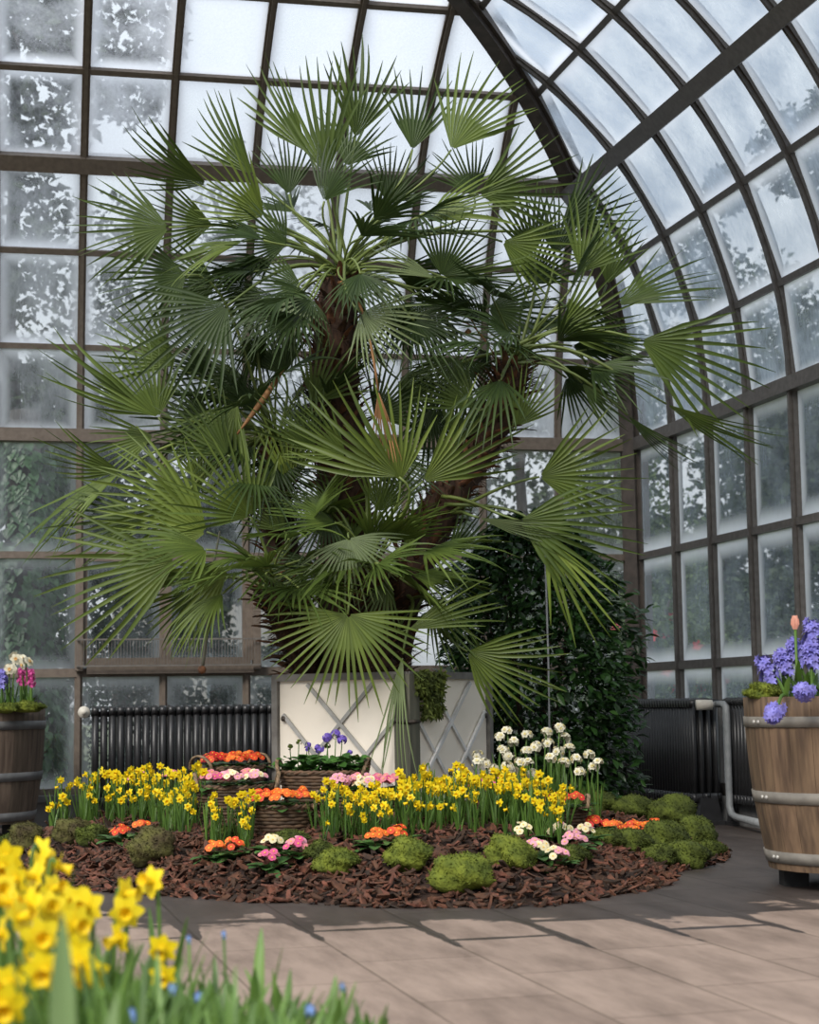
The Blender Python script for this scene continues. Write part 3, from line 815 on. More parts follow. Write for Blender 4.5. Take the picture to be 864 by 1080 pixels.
for (a, b, nrm, k) in faces:
    A, B = c_(a[0], a[1], PZ1), c_(b[0], b[1], PZ1)
    mb.bar(A - nrm * .012 + V((0, 0, .0)), B - nrm * .012, .035, .04, nrm)
mb.build('rim', M['rim'], planter, False)
mb = MB(); mb.tube([fp_ for fp_ in (c_(.1, 0, .66) + nl * .01, c_(0, 0, .66) + (nl + nrr) * .03, c_(0, .1, .66) + nrr * .01)], .009, 8); mb.build('iron_strap', M['bolt'], planter)
mb = MB(); mb.add([c_(.03, .03, .82), c_(.03, .97, .82), c_(.97, .97, .82), c_(.97, .03, .82)], [(3, 2, 1, 0)]); mb.build('soil', M['soil'], planter, False)
# hanging moss at the front corner of the box
rnd = random.Random(3)
mb = MB()
for _ in range(1500):
    u = rnd.random(); z = .90 - rnd.random() ** 1.3 * (.22 if .3 < u < .95 else .10)
    p = c_(0, .04 + u * .30, z) + nrr * rnd.uniform(.0, .05) + V((0, 0, 0))
    mb.leaf(p, V((rnd.gauss(0, .5), rnd.gauss(-.2, .5), rnd.gauss(-.5, .5))), V((rnd.random(), -1, rnd.random())), rnd.uniform(.02, .04), .012, 0, bend=.3, prof=((0, .5), (.5, 1), (1, .05)))
o = mb.build('hanging_moss', M['moss_dark']); o.location = PCEN
tag(o, 'dark moss hanging over the rim at front corner of planter box', 'moss')

# ------------------------------------------------------------------ the fan palm
palm = thing('fan_palm', 'large multi-stemmed fan palm filling the cream planter box', 'palm tree', PCEN + V((0, 0, .82)))
PO = PCEN + V((0, 0, .82))
def spl(pts, n):
    pts = [V(p) for p in pts]; out = []
    P_ = [pts[0] * 2 - pts[1]] + pts + [pts[-1] * 2 - pts[-2]]
    for i in range(1, len(P_) - 2):
        for k in range(n):
            t = k / n; a, b, c, d_ = P_[i - 1], P_[i], P_[i + 1], P_[i + 2]
            out.append(.5 * ((2 * b) + (c - a) * t + (2 * a - 5 * b + 4 * c - d_) * t * t + (3 * b - a - 3 * c + d_) * t ** 3))
    out.append(pts[-1]); return out
def trunk(pts, r0, r1_, seed, boots=170):
    rnd = random.Random(seed); c = [p - PO for p in spl(pts, 6)]; n = len(c)
    rr = [r0 + (r1_ - r0) * i / (n - 1) for i in range(n)]
    mb = MB(); mb.tube(c, [q * rnd.uniform(.9, 1.08) for q in rr], 12)
    tr = mb.build('trunk', M['trunk'], palm)
    bo = MB(); fi = MB()
    for k in range(boots):
        f = (k + rnd.random()) / boots; i = min(n - 2, int(f * (n - 1))); u = f * (n - 1) - i
        p = c[i].lerp(c[i + 1], u); t = (c[i + 1] - c[i]).normalized(); a = k * 2.39996
        fr_m = frame(t); o_ = fr_m @ V((cos(a), sin(a), 0)); r_ = rr[i]
        d_ = (t * rnd.uniform(.7, 1.3) + o_ * rnd.uniform(.45, .95)).normalized()
        bo.leaf(p + o_ * (r_ * .9), d_, o_, rnd.uniform(.06, .15), rnd.uniform(.03, .055), 0, bend=-.3, fold=-.25, prof=((0, 1), (.5, .75), (.9, .5), (1, .25)))
        for _ in range(5):
            d2 = (t * rnd.uniform(-.3, 1) + o_ * rnd.uniform(.5, 1.2) + V((rnd.gauss(0, .4), rnd.gauss(0, .4), rnd.gauss(0, .4)))).normalized()
            fi.leaf(p + o_ * (r_ * .92), d2, V((rnd.random(), rnd.random(), rnd.random())), rnd.uniform(.04, .10), .005, 0, bend=.3, prof=((0, 1), (.5, .8), (1, .1)))
    bo.build('leaf_base', M['boot'], tr); f_ = fi.build('fibre', M['fibre'], tr); 
    return c
Dp = 8.95
def A(px, py, dz=0.0): return at(px, py, Dp + dz)
trunk([A(375, 735, 0), A(368, 640, .05), A(366, 560, .1), A(357, 450, .08), A(352, 370, .02), A(360, 295, 0)], .17, .105, 1, 260)
trunk([A(332, 730, .12), A(320, 690, .02), A(299, 648, -.12), A(288, 615, -.18)], .095, .075, 2, 110)
trunk([A(400, 735, -.05), A(425, 630, -.05), A(458, 550, 0), A(500, 480, .02), A(530, 430, 0), A(541, 385, -.02)], .115, .085, 3, 230)
trunk([A(340, 740, .2), A(310, 640, .25), A(292, 540, .25), A(290, 470, .22)], .10, .085, 4, 130)
trunk([A(392, 728, -.08), A(394, 690, -.18), A(390, 640, -.24), A(388, 605, -.22)], .12, .085, 5, 120)
CR = {'T': A(360, 290), 'R': A(543, 382, -.02), 'L': A(287, 612, -.2), 'B': A(291, 468, .22), 'M': A(390, 605, -.22), 'Q': A(430, 640, -.12), 'K': A(468, 535, -.1)}
FAX = {'T': V((0, 0, 1)), 'R': V((.25, 0, .95)), 'L': V((-.2, -.1, .95)), 'B': V((-.15, 0, .95)), 'M': V((0, -.3, .9)), 'Q': V((.6, -.4, .6)), 'K': V((.5, -.4, .3))}

def fan_mb(L_, half, fold, cup, droop, seed, mb, mtx=None, join=.35):
    rnd = random.Random(seed); nseg = max(8, int(half * 2 / .118))
    dl = half / nseg
    prof = [.03, .14, .25, join, .5, .68, .85, 1.0]
    for i in range(nseg):
        ph = -half + (2 * i + 1) * dl; Ls = L_ * (1.06 - .24 * (abs(ph) / max(half, .4)) ** 2) * rnd.uniform(.88, 1.06)
        tipd = rnd.gauss(.02, .06); tw = rnd.gauss(0, .03); ro = rnd.gauss(0, .5)
        b = len(mb.v)
        for r_ in prof:
            if r_ <= join: w_ = tan(dl) * r_ * L_; rr_ = r_ * L_; f2 = 0
            else:
                f2 = (r_ - join) / (1 - join); w_ = tan(dl) * join * L_ * (1 - f2) ** .62 * .84 + .001; rr_ = join * L_ + (Ls - join * L_) * f2
            ang = ph + tw * f2
            for sgn in (-1, 0, 1):
                lx = sin(ang) * rr_ + cos(ang) * w_ * sgn; ly = cos(ang) * rr_ - sin(ang) * w_ * sgn
                z = (fold * w_ * 1.7 if sgn else 0) + ro * sgn * w_ * min(1, f2 * 4) + cup * rr_ * (sin(ang) ** 2 if abs(ang) < pi / 2 else 1) - droop * L_ * (rr_ / L_) ** 2.2 - tipd * L_ * f2 ** 2
                p = V((lx, ly, z)); mb.v.append(tuple(mtx @ p if mtx else p))
        for k in range(len(prof) - 1):
            for q in range(2):
                a = b + k * 3 + q; mb.face((a, a + 1, a + 4, a + 3))
    return mb
def fan_mesh(L_, half, fold, cup, droop, seed, mt='frond'):
    return fan_mb(L_, half, fold, cup, droop, seed, MB()).mesh('frond', M[mt])

def frond(hx, hy, dz, th, ln, half, crown, tau=0, roll=0, fold=.5, cup=.15, droop=.12, mt='frond', seed=0, label=None, pet=True):
    hub = A(hx, hy, dz); L_ = 1.10 * ln * hub.y / F / max(.45, cos(radians(tau)))
    th, tau, roll = radians(th), radians(tau), radians(roll)
    T = V((0, -1, 0)); ax = V((cos(th), 0, sin(th))) * cos(tau) + T * sin(tau)
    n0 = (T - ax * T.dot(ax)).normalized(); n = n0 * cos(roll) + ax.cross(n0) * sin(roll)
    x = ax.cross(n)
    mtx = Matrix((x, ax, n)).transposed().to_4x4(); mtx.translation = hub - PO
    o = inst('frond', fan_mesh(L_, radians(half), fold, cup, droop, seed, mt=mt), palm, mtx)
    if label: o['label'] = label
    if pet and crown:
        rnd = random.Random(seed + 999)
        c = CR[crown] + V((rnd.uniform(-.05, .05), rnd.uniform(-.06, .06), rnd.uniform(-.06, .06)))
        dist = (hub - c).length
        out = ((hub - c).normalized() + FAX[crown] * .7).normalized()
        p1 = c + out * dist * .4; p2 = hub - ax * min(dist * .35, .25)
        pts = []
        for i in range(11):
            t = i / 10; pts.append(c * (1 - t) ** 3 + p1 * 3 * t * (1 - t) ** 2 + p2 * 3 * t * t * (1 - t) + hub * t ** 3)
        inv = mtx.inverted()
        mb = MB(); mb.tube([inv @ (p - PO) for p in pts], [.011 - .0055 * i / 10 for i in range(11)], 6)
        mb.build('petiole', M['petiole'] if mt != 'frond_dead' else M['frond_dead'], o)
    return o
# hub x, y, depth, axis angle, length px, half-spread, crown, tilt, roll, options
FR = [
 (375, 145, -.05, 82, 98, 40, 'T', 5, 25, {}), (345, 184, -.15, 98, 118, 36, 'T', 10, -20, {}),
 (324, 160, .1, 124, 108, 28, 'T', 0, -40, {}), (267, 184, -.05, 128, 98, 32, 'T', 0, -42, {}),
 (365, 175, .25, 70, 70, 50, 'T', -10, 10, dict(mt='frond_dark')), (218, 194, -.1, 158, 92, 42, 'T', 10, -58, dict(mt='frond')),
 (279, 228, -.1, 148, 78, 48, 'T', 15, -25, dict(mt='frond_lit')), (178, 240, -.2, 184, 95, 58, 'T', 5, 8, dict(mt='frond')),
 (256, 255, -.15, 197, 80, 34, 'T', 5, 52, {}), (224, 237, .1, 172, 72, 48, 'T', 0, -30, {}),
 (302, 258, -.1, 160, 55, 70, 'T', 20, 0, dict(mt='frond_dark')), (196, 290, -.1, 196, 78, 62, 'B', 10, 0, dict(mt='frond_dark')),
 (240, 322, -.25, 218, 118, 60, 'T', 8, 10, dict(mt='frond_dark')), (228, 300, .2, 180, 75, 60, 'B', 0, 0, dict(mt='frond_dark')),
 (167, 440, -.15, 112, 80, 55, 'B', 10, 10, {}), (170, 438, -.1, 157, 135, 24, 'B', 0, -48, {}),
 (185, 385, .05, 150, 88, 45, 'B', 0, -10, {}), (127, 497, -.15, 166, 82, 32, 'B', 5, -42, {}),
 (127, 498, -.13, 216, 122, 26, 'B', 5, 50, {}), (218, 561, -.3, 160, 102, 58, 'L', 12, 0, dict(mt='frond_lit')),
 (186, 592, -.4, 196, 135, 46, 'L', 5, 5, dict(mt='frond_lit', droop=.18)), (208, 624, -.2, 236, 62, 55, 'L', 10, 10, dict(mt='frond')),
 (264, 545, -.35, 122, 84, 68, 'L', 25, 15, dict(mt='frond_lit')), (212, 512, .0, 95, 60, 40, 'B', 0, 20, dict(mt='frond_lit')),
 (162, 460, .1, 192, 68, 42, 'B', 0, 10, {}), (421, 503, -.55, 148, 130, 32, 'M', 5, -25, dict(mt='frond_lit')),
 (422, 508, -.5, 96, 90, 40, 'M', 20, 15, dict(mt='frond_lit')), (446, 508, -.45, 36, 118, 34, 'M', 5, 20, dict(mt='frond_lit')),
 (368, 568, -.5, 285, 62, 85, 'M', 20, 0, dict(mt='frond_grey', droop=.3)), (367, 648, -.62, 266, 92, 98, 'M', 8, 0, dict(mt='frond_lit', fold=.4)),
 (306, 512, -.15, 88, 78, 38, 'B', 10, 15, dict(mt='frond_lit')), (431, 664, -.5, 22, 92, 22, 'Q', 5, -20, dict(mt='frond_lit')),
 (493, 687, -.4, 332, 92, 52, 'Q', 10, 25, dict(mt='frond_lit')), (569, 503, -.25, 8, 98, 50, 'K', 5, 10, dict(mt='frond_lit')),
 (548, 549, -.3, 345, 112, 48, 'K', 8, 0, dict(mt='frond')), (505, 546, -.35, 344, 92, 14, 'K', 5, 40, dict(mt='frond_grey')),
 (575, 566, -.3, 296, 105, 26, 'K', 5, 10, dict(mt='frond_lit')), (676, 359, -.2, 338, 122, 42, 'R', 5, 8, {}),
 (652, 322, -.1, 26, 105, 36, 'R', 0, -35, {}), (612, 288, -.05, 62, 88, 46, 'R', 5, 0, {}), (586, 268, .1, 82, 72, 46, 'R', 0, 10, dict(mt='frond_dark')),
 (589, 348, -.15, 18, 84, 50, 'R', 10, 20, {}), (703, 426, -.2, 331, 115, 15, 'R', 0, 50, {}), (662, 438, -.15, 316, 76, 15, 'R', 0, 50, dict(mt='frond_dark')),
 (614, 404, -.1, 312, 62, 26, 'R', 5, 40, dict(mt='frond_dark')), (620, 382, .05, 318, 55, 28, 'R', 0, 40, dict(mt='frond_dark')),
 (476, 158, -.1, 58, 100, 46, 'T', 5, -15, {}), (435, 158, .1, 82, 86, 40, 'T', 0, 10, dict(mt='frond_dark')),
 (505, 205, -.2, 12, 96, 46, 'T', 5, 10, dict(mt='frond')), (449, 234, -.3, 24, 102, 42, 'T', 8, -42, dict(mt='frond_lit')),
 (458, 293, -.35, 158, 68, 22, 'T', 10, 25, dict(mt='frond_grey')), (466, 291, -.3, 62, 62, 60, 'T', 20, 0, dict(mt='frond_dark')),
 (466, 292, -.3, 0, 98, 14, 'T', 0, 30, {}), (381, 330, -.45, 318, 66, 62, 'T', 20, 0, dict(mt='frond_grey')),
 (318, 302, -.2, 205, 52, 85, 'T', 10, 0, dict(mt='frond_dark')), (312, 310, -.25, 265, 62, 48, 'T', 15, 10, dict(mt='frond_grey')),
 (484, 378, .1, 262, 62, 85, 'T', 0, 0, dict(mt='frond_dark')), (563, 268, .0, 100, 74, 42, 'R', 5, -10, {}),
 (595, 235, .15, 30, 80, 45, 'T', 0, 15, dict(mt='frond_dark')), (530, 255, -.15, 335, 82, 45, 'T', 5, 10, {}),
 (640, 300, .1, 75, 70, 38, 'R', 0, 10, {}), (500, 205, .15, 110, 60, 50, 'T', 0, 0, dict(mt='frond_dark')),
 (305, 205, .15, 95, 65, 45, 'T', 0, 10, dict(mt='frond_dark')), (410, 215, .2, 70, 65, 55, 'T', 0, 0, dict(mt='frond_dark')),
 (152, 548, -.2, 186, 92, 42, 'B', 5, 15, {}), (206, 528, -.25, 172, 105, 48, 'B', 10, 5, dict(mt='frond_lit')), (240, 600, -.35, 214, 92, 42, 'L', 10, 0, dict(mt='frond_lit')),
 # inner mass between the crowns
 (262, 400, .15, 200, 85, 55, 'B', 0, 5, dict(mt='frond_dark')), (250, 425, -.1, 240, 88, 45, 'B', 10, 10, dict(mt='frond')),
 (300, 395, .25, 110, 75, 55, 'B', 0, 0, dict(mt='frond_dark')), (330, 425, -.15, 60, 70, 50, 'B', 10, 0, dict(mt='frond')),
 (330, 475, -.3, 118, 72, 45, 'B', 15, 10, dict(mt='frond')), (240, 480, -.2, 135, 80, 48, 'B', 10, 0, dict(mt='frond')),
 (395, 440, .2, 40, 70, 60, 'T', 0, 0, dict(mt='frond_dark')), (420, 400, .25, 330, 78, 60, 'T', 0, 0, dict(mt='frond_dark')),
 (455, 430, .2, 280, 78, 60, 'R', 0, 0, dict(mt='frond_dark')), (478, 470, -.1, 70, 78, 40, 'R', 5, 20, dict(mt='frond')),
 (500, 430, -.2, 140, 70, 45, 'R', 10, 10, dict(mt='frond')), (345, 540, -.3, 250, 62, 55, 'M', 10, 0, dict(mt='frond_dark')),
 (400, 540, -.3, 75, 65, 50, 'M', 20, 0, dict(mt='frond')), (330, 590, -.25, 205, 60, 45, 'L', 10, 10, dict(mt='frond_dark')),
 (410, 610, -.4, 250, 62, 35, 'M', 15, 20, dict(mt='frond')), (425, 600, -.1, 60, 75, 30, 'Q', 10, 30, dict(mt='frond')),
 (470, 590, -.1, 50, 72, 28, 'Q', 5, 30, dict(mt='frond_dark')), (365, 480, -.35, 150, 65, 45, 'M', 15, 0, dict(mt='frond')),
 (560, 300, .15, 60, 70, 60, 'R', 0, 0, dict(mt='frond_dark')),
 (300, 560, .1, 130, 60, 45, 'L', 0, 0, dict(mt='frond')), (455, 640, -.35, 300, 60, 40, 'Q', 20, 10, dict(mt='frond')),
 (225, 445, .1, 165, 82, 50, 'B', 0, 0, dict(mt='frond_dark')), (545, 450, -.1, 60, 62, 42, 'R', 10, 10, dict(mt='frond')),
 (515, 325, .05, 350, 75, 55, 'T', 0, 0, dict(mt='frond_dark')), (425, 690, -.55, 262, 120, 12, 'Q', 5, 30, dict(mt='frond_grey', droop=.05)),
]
for i, (hx, hy, dz, th, ln, half, cr_, tau, roll, kw) in enumerate(FR):
    frond(hx, hy, dz, th, ln, half, cr_, tau, roll, seed=100 + i, **kw)
frond(399, 412, -.55, 277, 72, 16, 'T', 0, 20, mt='frond_dead', seed=900, fold=1.0, cup=.5, droop=0, label='dry orange-brown hanging frond')
# the crowded older fronds round each crown
rf = random.Random(404)
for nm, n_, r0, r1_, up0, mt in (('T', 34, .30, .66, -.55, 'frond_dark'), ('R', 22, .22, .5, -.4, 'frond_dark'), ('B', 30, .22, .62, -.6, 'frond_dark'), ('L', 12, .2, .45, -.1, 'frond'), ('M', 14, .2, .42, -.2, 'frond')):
    fb_, pb_ = MB(), MB()
    for k in range(n_):
        a = k * 2.39996 + rf.uniform(-.3, .3); el = rf.uniform(up0, 1.1)
        d_ = V((cos(a) * cos(el), sin(a) * cos(el), sin(el)))
        if nm in 'LM' and d_.y > .3: d_.y *= -1
        c = CR[nm]; hub = c + d_ * rf.uniform(r0, r1_) + V((0, 0, -.05))
        ax = (d_ + V((rf.gauss(0, .25), rf.gauss(0, .25), -.35 + rf.gauss(0, .2)))).normalized()
        n = (V((rf.gauss(0, .35), rf.gauss(-.35, .4), 1)) - d_ * .4); n = (n - ax * n.dot(ax)).normalized(); x = ax.cross(n)
        m_ = Matrix((x, ax, n)).transposed().to_4x4(); m_.translation = hub - PO
        fan_mb(rf.uniform(.32, .46), radians(rf.uniform(38, 72)), .5, rf.uniform(0, .3), rf.uniform(.1, .3), 5000 + k, fb_, m_)
        p1 = c + (d_ + FAX[nm] * .6).normalized() * (hub - c).length * .45; p2 = hub - ax * .12
        pb_.tube([(c * (1 - t) ** 3 + p1 * 3 * t * (1 - t) ** 2 + p2 * 3 * t * t * (1 - t) + hub * t ** 3) - PO for t in (0, .15, .3, .45, .6, .75, .9, 1)], .006, 5)
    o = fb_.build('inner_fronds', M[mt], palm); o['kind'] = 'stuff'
    pb_.build('inner_petioles', M['petiole'], o)['kind'] = 'stuff'
# dry flower stalks
mb = MB(); c = spl([A(300, 388, -.3) - PO, A(275, 425, -.32) - PO, A(250, 458, -.32) - PO], 4); mb.tube(c, [.006 + .010 * sin(pi * min(1, i / 7)) for i in range(len(c))], 8)
o = mb.build('flower_stalk', M['frond_dead'], palm); o['label'] = 'dry brown slanting stalk'
mb = MB(); c = spl([A(232, 560, -.35) - PO, A(221, 620, -.35) - PO, A(219, 660, -.35) - PO, A(214, 702, -.35) - PO], 5); mb.tube(c, [.005, .005, .006, .006, .008, .012, .014, .013, .012, .011, .010, .009, .008, .008, .008, .008][:len(c)], 8)
o = mb.build('flower_stalk', M['post'], palm); o['label'] = 'hanging dark stalk with a brown tip'
q = A(213, 706, -.35) - PO; mb = MB(); mb.lathe([(0, -.022), (.016, -.016), (.022, 0), (.016, .014), (0, .02)], 10, 0, q); mb.build('seed_head', M['boot'], o)
mb = MB()
for (a, b, c2) in (((470, 320), (495, 335), (505, 352)), ((470, 335), (500, 345), (520, 372))):
    cc = spl([A(a[0], a[1], -.2) - PO, A(b[0], b[1], -.25) - PO, A(c2[0], c2[1], -.25) - PO], 4); mb.tube(cc, .004, 6)
mb.lathe([(0, -.02), (.02, 0), (0, .02)], 8, 0, A(494, 350, -.25) - PO)
mb.build('flower_stalk', M['frond_dead'], palm)

# ------------------------------------------------------------------ camellia shrub behind the box
rnd = random.Random(77)
sb0 = at(560, 742, 10.0); sb0.z = 0
shrub = thing('camellia_shrub', 'dense glossy dark green shrub behind right side of the planter box', 'shrub', sb0)
mb = MB()
for k in range(6):
    a = k * 1.05; mb.tube(spl([V((.05 * cos(a), .05 * sin(a), 0)), V((.14 * cos(a), .10 * sin(a), .7)), V((.3 * cos(a), .2 * sin(a), 1.6))], 4), [.018, .017, .016, .015, .014, .012, .010, .008, .005], 6)
mb.build('stem', M['stem'], shrub)
mb = MB()
for _ in range(11000):
    z = rnd.uniform(.05, 1.82); f = z / 1.82
    rx = .57 * (1 - max(0, (f - .6) / .4) ** 2.2 * .75) * (.80 + .2 * min(1, f * 2.5)); cx = .0 + (.06 if f < .7 else .02)
    a = rnd.uniform(0, 2 * pi); q = rnd.uniform(.5, 1.0) + .10 * sin(a * 5 + z * 7) + (.12 if rnd.random() < .06 else 0)
    p = V((cx + cos(a) * rx * q, sin(a) * rx * .75 * q, z)); o_ = V((cos(a), sin(a), .3))
    d_ = (o_ + V((rnd.gauss(0, .6), rnd.gauss(0, .6), rnd.gauss(-.35, .5))))
    s_ = rnd.uniform(.05, .085)
    mb.leaf(p, d_, V((rnd.gauss(0, .4), rnd.gauss(-.2, .4), 1)), s_, s_ * .42, 0, bend=.2)
mb.build('foliage', M['shrub'], shrub)
mb = MB(); mb.tube([(.06, -.52, .0), (.065, -.52, 1.0), (.06, -.50, 1.75)], .006, 6); mb.build('cane', M['pipe'], shrub)

# ------------------------------------------------------------------ barrels
def barrel(label, c, rt, rb, ht, wood, hoop, hoops, zf=.08):
    t = thing('barrel_planter', label, 'barrel', (c.x, c.y, 0))
    rad = lambda f: rb + (rt - rb) * f + .018 * sin(pi * f)
    n = 26; mb = MB()
    for i in range(n):
        a0, a1 = 2 * pi * (i + .006) / n, 2 * pi * (i + .994) / n
        b = len(mb.v); m_ = 9
        for k in range(m_ + 1):
            f = k / m_; z = zf + (ht - zf) * f
            for a, q in ((a0, 0), ((a0 + a1) / 2, .002), (a1, 0)): mb.v.append((cos(a) * (rad(f) + q), sin(a) * (rad(f) + q), z))
        for a in (a0, (a0 + a1) / 2, a1): mb.v.append((cos(a) * (rt - .03), sin(a) * (rt - .03), ht))
        for a in (a0, (a0 + a1) / 2, a1): mb.v.append((cos(a) * (rt - .04), sin(a) * (rt - .04), ht - .15))
        for k in range(m_ + 2):
            for q in range(2):
                v0 = b + k * 3 + q; mb.face((v0, v0 + 1, v0 + 4, v0 + 3))
    mb.build('stave_wall', M[wood], t)
    mb = MB(); mb.lathe([(0.001, zf + .01), (rb, zf + .01)], 32); mb.build('base', M[wood], t)
    for f, w_ in hoops:
        mb = MB(); zc = zf + (ht - zf) * f; h2 = w_ / 2; df = h2 / (ht - zf)
        mb.lathe([(rad(f - df) + .001, zc - h2), (rad(f - df) + .007, zc - h2), (rad(f + df) + .007, zc + h2), (rad(f + df) + .001, zc + h2)], 48)
        hp = mb.build('hoop', M[hoop], t)
        for da in (-.02, .06):
            mb = MB(); a = 3.42 + da; r_ = rad(f) + .007
            mb.lathe([(.009, 0), (.008, .003), (.004, .006), (.0005, .007)], 10, 0, (cos(a) * r_, sin(a) * r_, zc), rot=frame((cos(a), sin(a), 0)))
            mb.build('rivet', M['rivet'], hp)
    mb = MB(); mb.lathe([(.001, ht - .03), (rt * .6, ht - .035), (rt - .035, ht - .055)], 32); mb.build('soil', M['soil'], t)
    for k in range(4):
        a = k * pi / 2 + .6 + pi / 4 * (1 if k % 2 else 1); mb = MB(); mb.box((cos(a) * rb * .72, sin(a) * rb * .72, zf / 2), (.10, .10, zf)); mb.build('foot', M['foot'], t, False)
    return t
BR = at(897, 742, 7.05); BL = at(-30, 742, 10.35)
barrel('weathered brown oak barrel of hyacinths at right edge beside the radiator', BR, .425, .345, .755, 'oak', 'hoop', ((.075, .045), (.42, .045), (.855, .042)), .075)
barrel('greyed oak barrel of narcissi and hyacinths at left edge by the glass', BL, .43, .37, .76, 'oak_grey', 'hoop_l', ((.06, .05), (.40, .05), (.84, .05)), .085)

# ------------------------------------------------------------------ flower models
def petal_star(n, L_, W_, lift, m, mb, c=V((0, 0, 0)), rot=None, prof=((0, .35), (.35, .95), (.6, 1), (.85, .55), (1, .04)), a0=0, fold=.06):
    for k in range(n):
        a = a0 + 2 * pi * k / n; d_ = V((cos(a), sin(a), lift)); u = V((0, 0, 1))
        if rot: d_ = rot @ d_; u = rot @ u
        mb.leaf(c, d_, u, L_, W_, m, bend=.12, fold=fold, prof=prof)
# daffodil head: local +Z is the way it faces
def daff_head(s_, mp, mc, tr_l=1.0):
    p = MB(); petal_star(3, s_, s_ * .68, .10, 0, p); petal_star(3, s_ * .96, s_ * .64, .18, 0, p, a0=pi / 3)
    q = MB(); n = 12; L_ = s_ * .85 * tr_l
    prof = [(s_ * .16, 0), (s_ * .24, L_ * .3), (s_ * .27, L_ * .7), (s_ * .36, L_ * .97), (s_ * .40, L_), (s_ * .30, L_ * .92), (s_ * .2, L_ * .5), (.001, L_ * .3)]
    q.lathe(prof, n)
    return p.mesh('flower', M[mp]), q.mesh('trumpet', M[mc])
DH = [daff_head(.023, 'yel', 'yel2'), daff_head(.021, 'yel', 'yel2', 1.1), daff_head(.025, 'yel', 'yel2', .9)]
DHN = [daff_head(.034, 'yel', 'yel2'), daff_head(.031, 'yel', 'yel2', 1.1), daff_head(.036, 'yel', 'yel2', .9)]
def strap(mb, L_, W_, a, lean, bend, m=0):
    d_ = V((cos(a) * lean, sin(a) * lean, 1)); u = V((cos(a), sin(a), -lean))
    mb.leaf(V((cos(a) * .008, sin(a) * .008, 0)), d_, -u if False else V((-cos(a), -sin(a), lean)), L_, W_, m, bend=bend, fold=.2, prof=((0, .7), (.3, 1), (.6, .95), (.85, .6), (.96, .25), (1, .03)))
def daff_variant(h, heads, seed, leafs, lw, mt, hd):
    rnd = random.Random(seed)
    st = MB(); lst = []
    for k in range(heads):
        a = rnd.uniform(-.5, .5) + (k * 2.2); hh = h * (1 - .13 * k); ln = .012 + .02 * k
        top = V((cos(a) * ln, sin(a) * ln, hh)); fa = rnd.uniform(-.7, .7); face = V((cos(fa), sin(fa), rnd.uniform(-.35, .25)))
        base = V((0, 0, 0)) if k == 0 else V((0, 0, hh * .65))
        tip = top + face * .012
        st.tube(spl([base, V((top.x * .4, top.y * .4, hh * .75)), top + V((0, 0, .006)), tip], 3), .0030 if h < .3 else .004, 5)
        lst.append((tip, face))
    lf = MB()
    for k in range(leafs):
        strap(lf, h * rnd.uniform(.65, 1.0), lw * rnd.uniform(.8, 1.2), rnd.uniform(0, 6.28), rnd.uniform(.05, .28), rnd.uniform(0, .18))
    return st.mesh('stem', M[mt]), lf.mesh('foliage', M[mt]), lst, hd
DV = [daff_variant(h, hd, 40 + i, 4, .010, 'dleaf', DH) for i, (h, hd) in enumerate([(.24, 1), (.22, 2), (.20, 1), (.26, 2), (.17, 2), (.14, 1), (.23, 2), (.19, 1)])]
def place_daff(var, p, rz, sc, label, group, rnd, name='daffodil'):
    st, lf, lst, hd = var
    t = thing(name, label, 'flower', p, rz, group); t.scale = (sc, sc, sc)
    inst('stem', st, t); inst('foliage', lf, t)
    for tip, face in lst:
        mh, mt_ = rnd.choice(hd)
        m_ = frame(face).to_4x4() @ Matrix.Rotation(rnd.uniform(0, 1), 4, 'Z'); m_.translation = tip
        f = inst('flower', mh, t, m_); inst('trumpet', mt_, f)
    return t
def clump(n, sampler, label, group, seed, size=1.0, vsel=range(8)):
    rnd = random.Random(seed); pts = []
    k = 0
    while len(pts) < n and k < 6000:
        k += 1; x, y, v = sampler(rnd)
        if any((x - a) ** 2 + (y - b) ** 2 < .024 ** 2 for a, b in pts): continue
        pts.append((x, y))
        place_daff(DV[v if v is not None else rnd.choice(list(vsel))], (x, y, mound(x, y) - .01), -pi / 2 + rnd.gauss(0, .85), rnd.uniform(.88, 1.12) * size, label, group, rnd)
def pxs(px0, px1, D0, D1, dd, front=(4, 5, 7)):
    """strip of ground between two photo columns; short plants towards the front"""
    def f(rnd):
        u = rnd.random(); D = D0 + (D1 - D0) * u + rnd.uniform(-dd, dd); px = px0 + (px1 - px0) * u
        p = at(px, 742, D); v = rnd.choice(front) if (D - (D0 + (D1 - D0) * u)) < -dd * .45 else rnd.choice((0, 1, 2, 3, 6, 3, 1))
        return p.x + rnd.uniform(-.02, .02), p.y, v
    return f
clump(72, pxs(54, 215, 9.2, 8.1, .20), 'yellow daffodil in the long drift at left end of the bed', 'daffodils in the left drift', 1, .96)
clump(12, pxs(172, 206, 7.95, 7.85, .10), 'yellow daffodil where the left drift meets the pink basket', 'daffodils beside the pink basket', 6, .85)
clump(17, pxs(220, 264, 7.5, 7.4, .09), 'yellow daffodil in the small clump left of the front wicker basket', 'daffodils left of the front basket', 2, .86)
clump(40, pxs(330, 414, 7.45, 7.4, .15), 'yellow daffodil in the clump right of the front wicker basket', 'daffodils right of the front basket', 3, .80)
clump(112, pxs(422, 594, 7.55, 7.6, .26), 'yellow daffodil in the wide drift before the right face of the planter box', 'daffodils in the right drift', 4, .90)

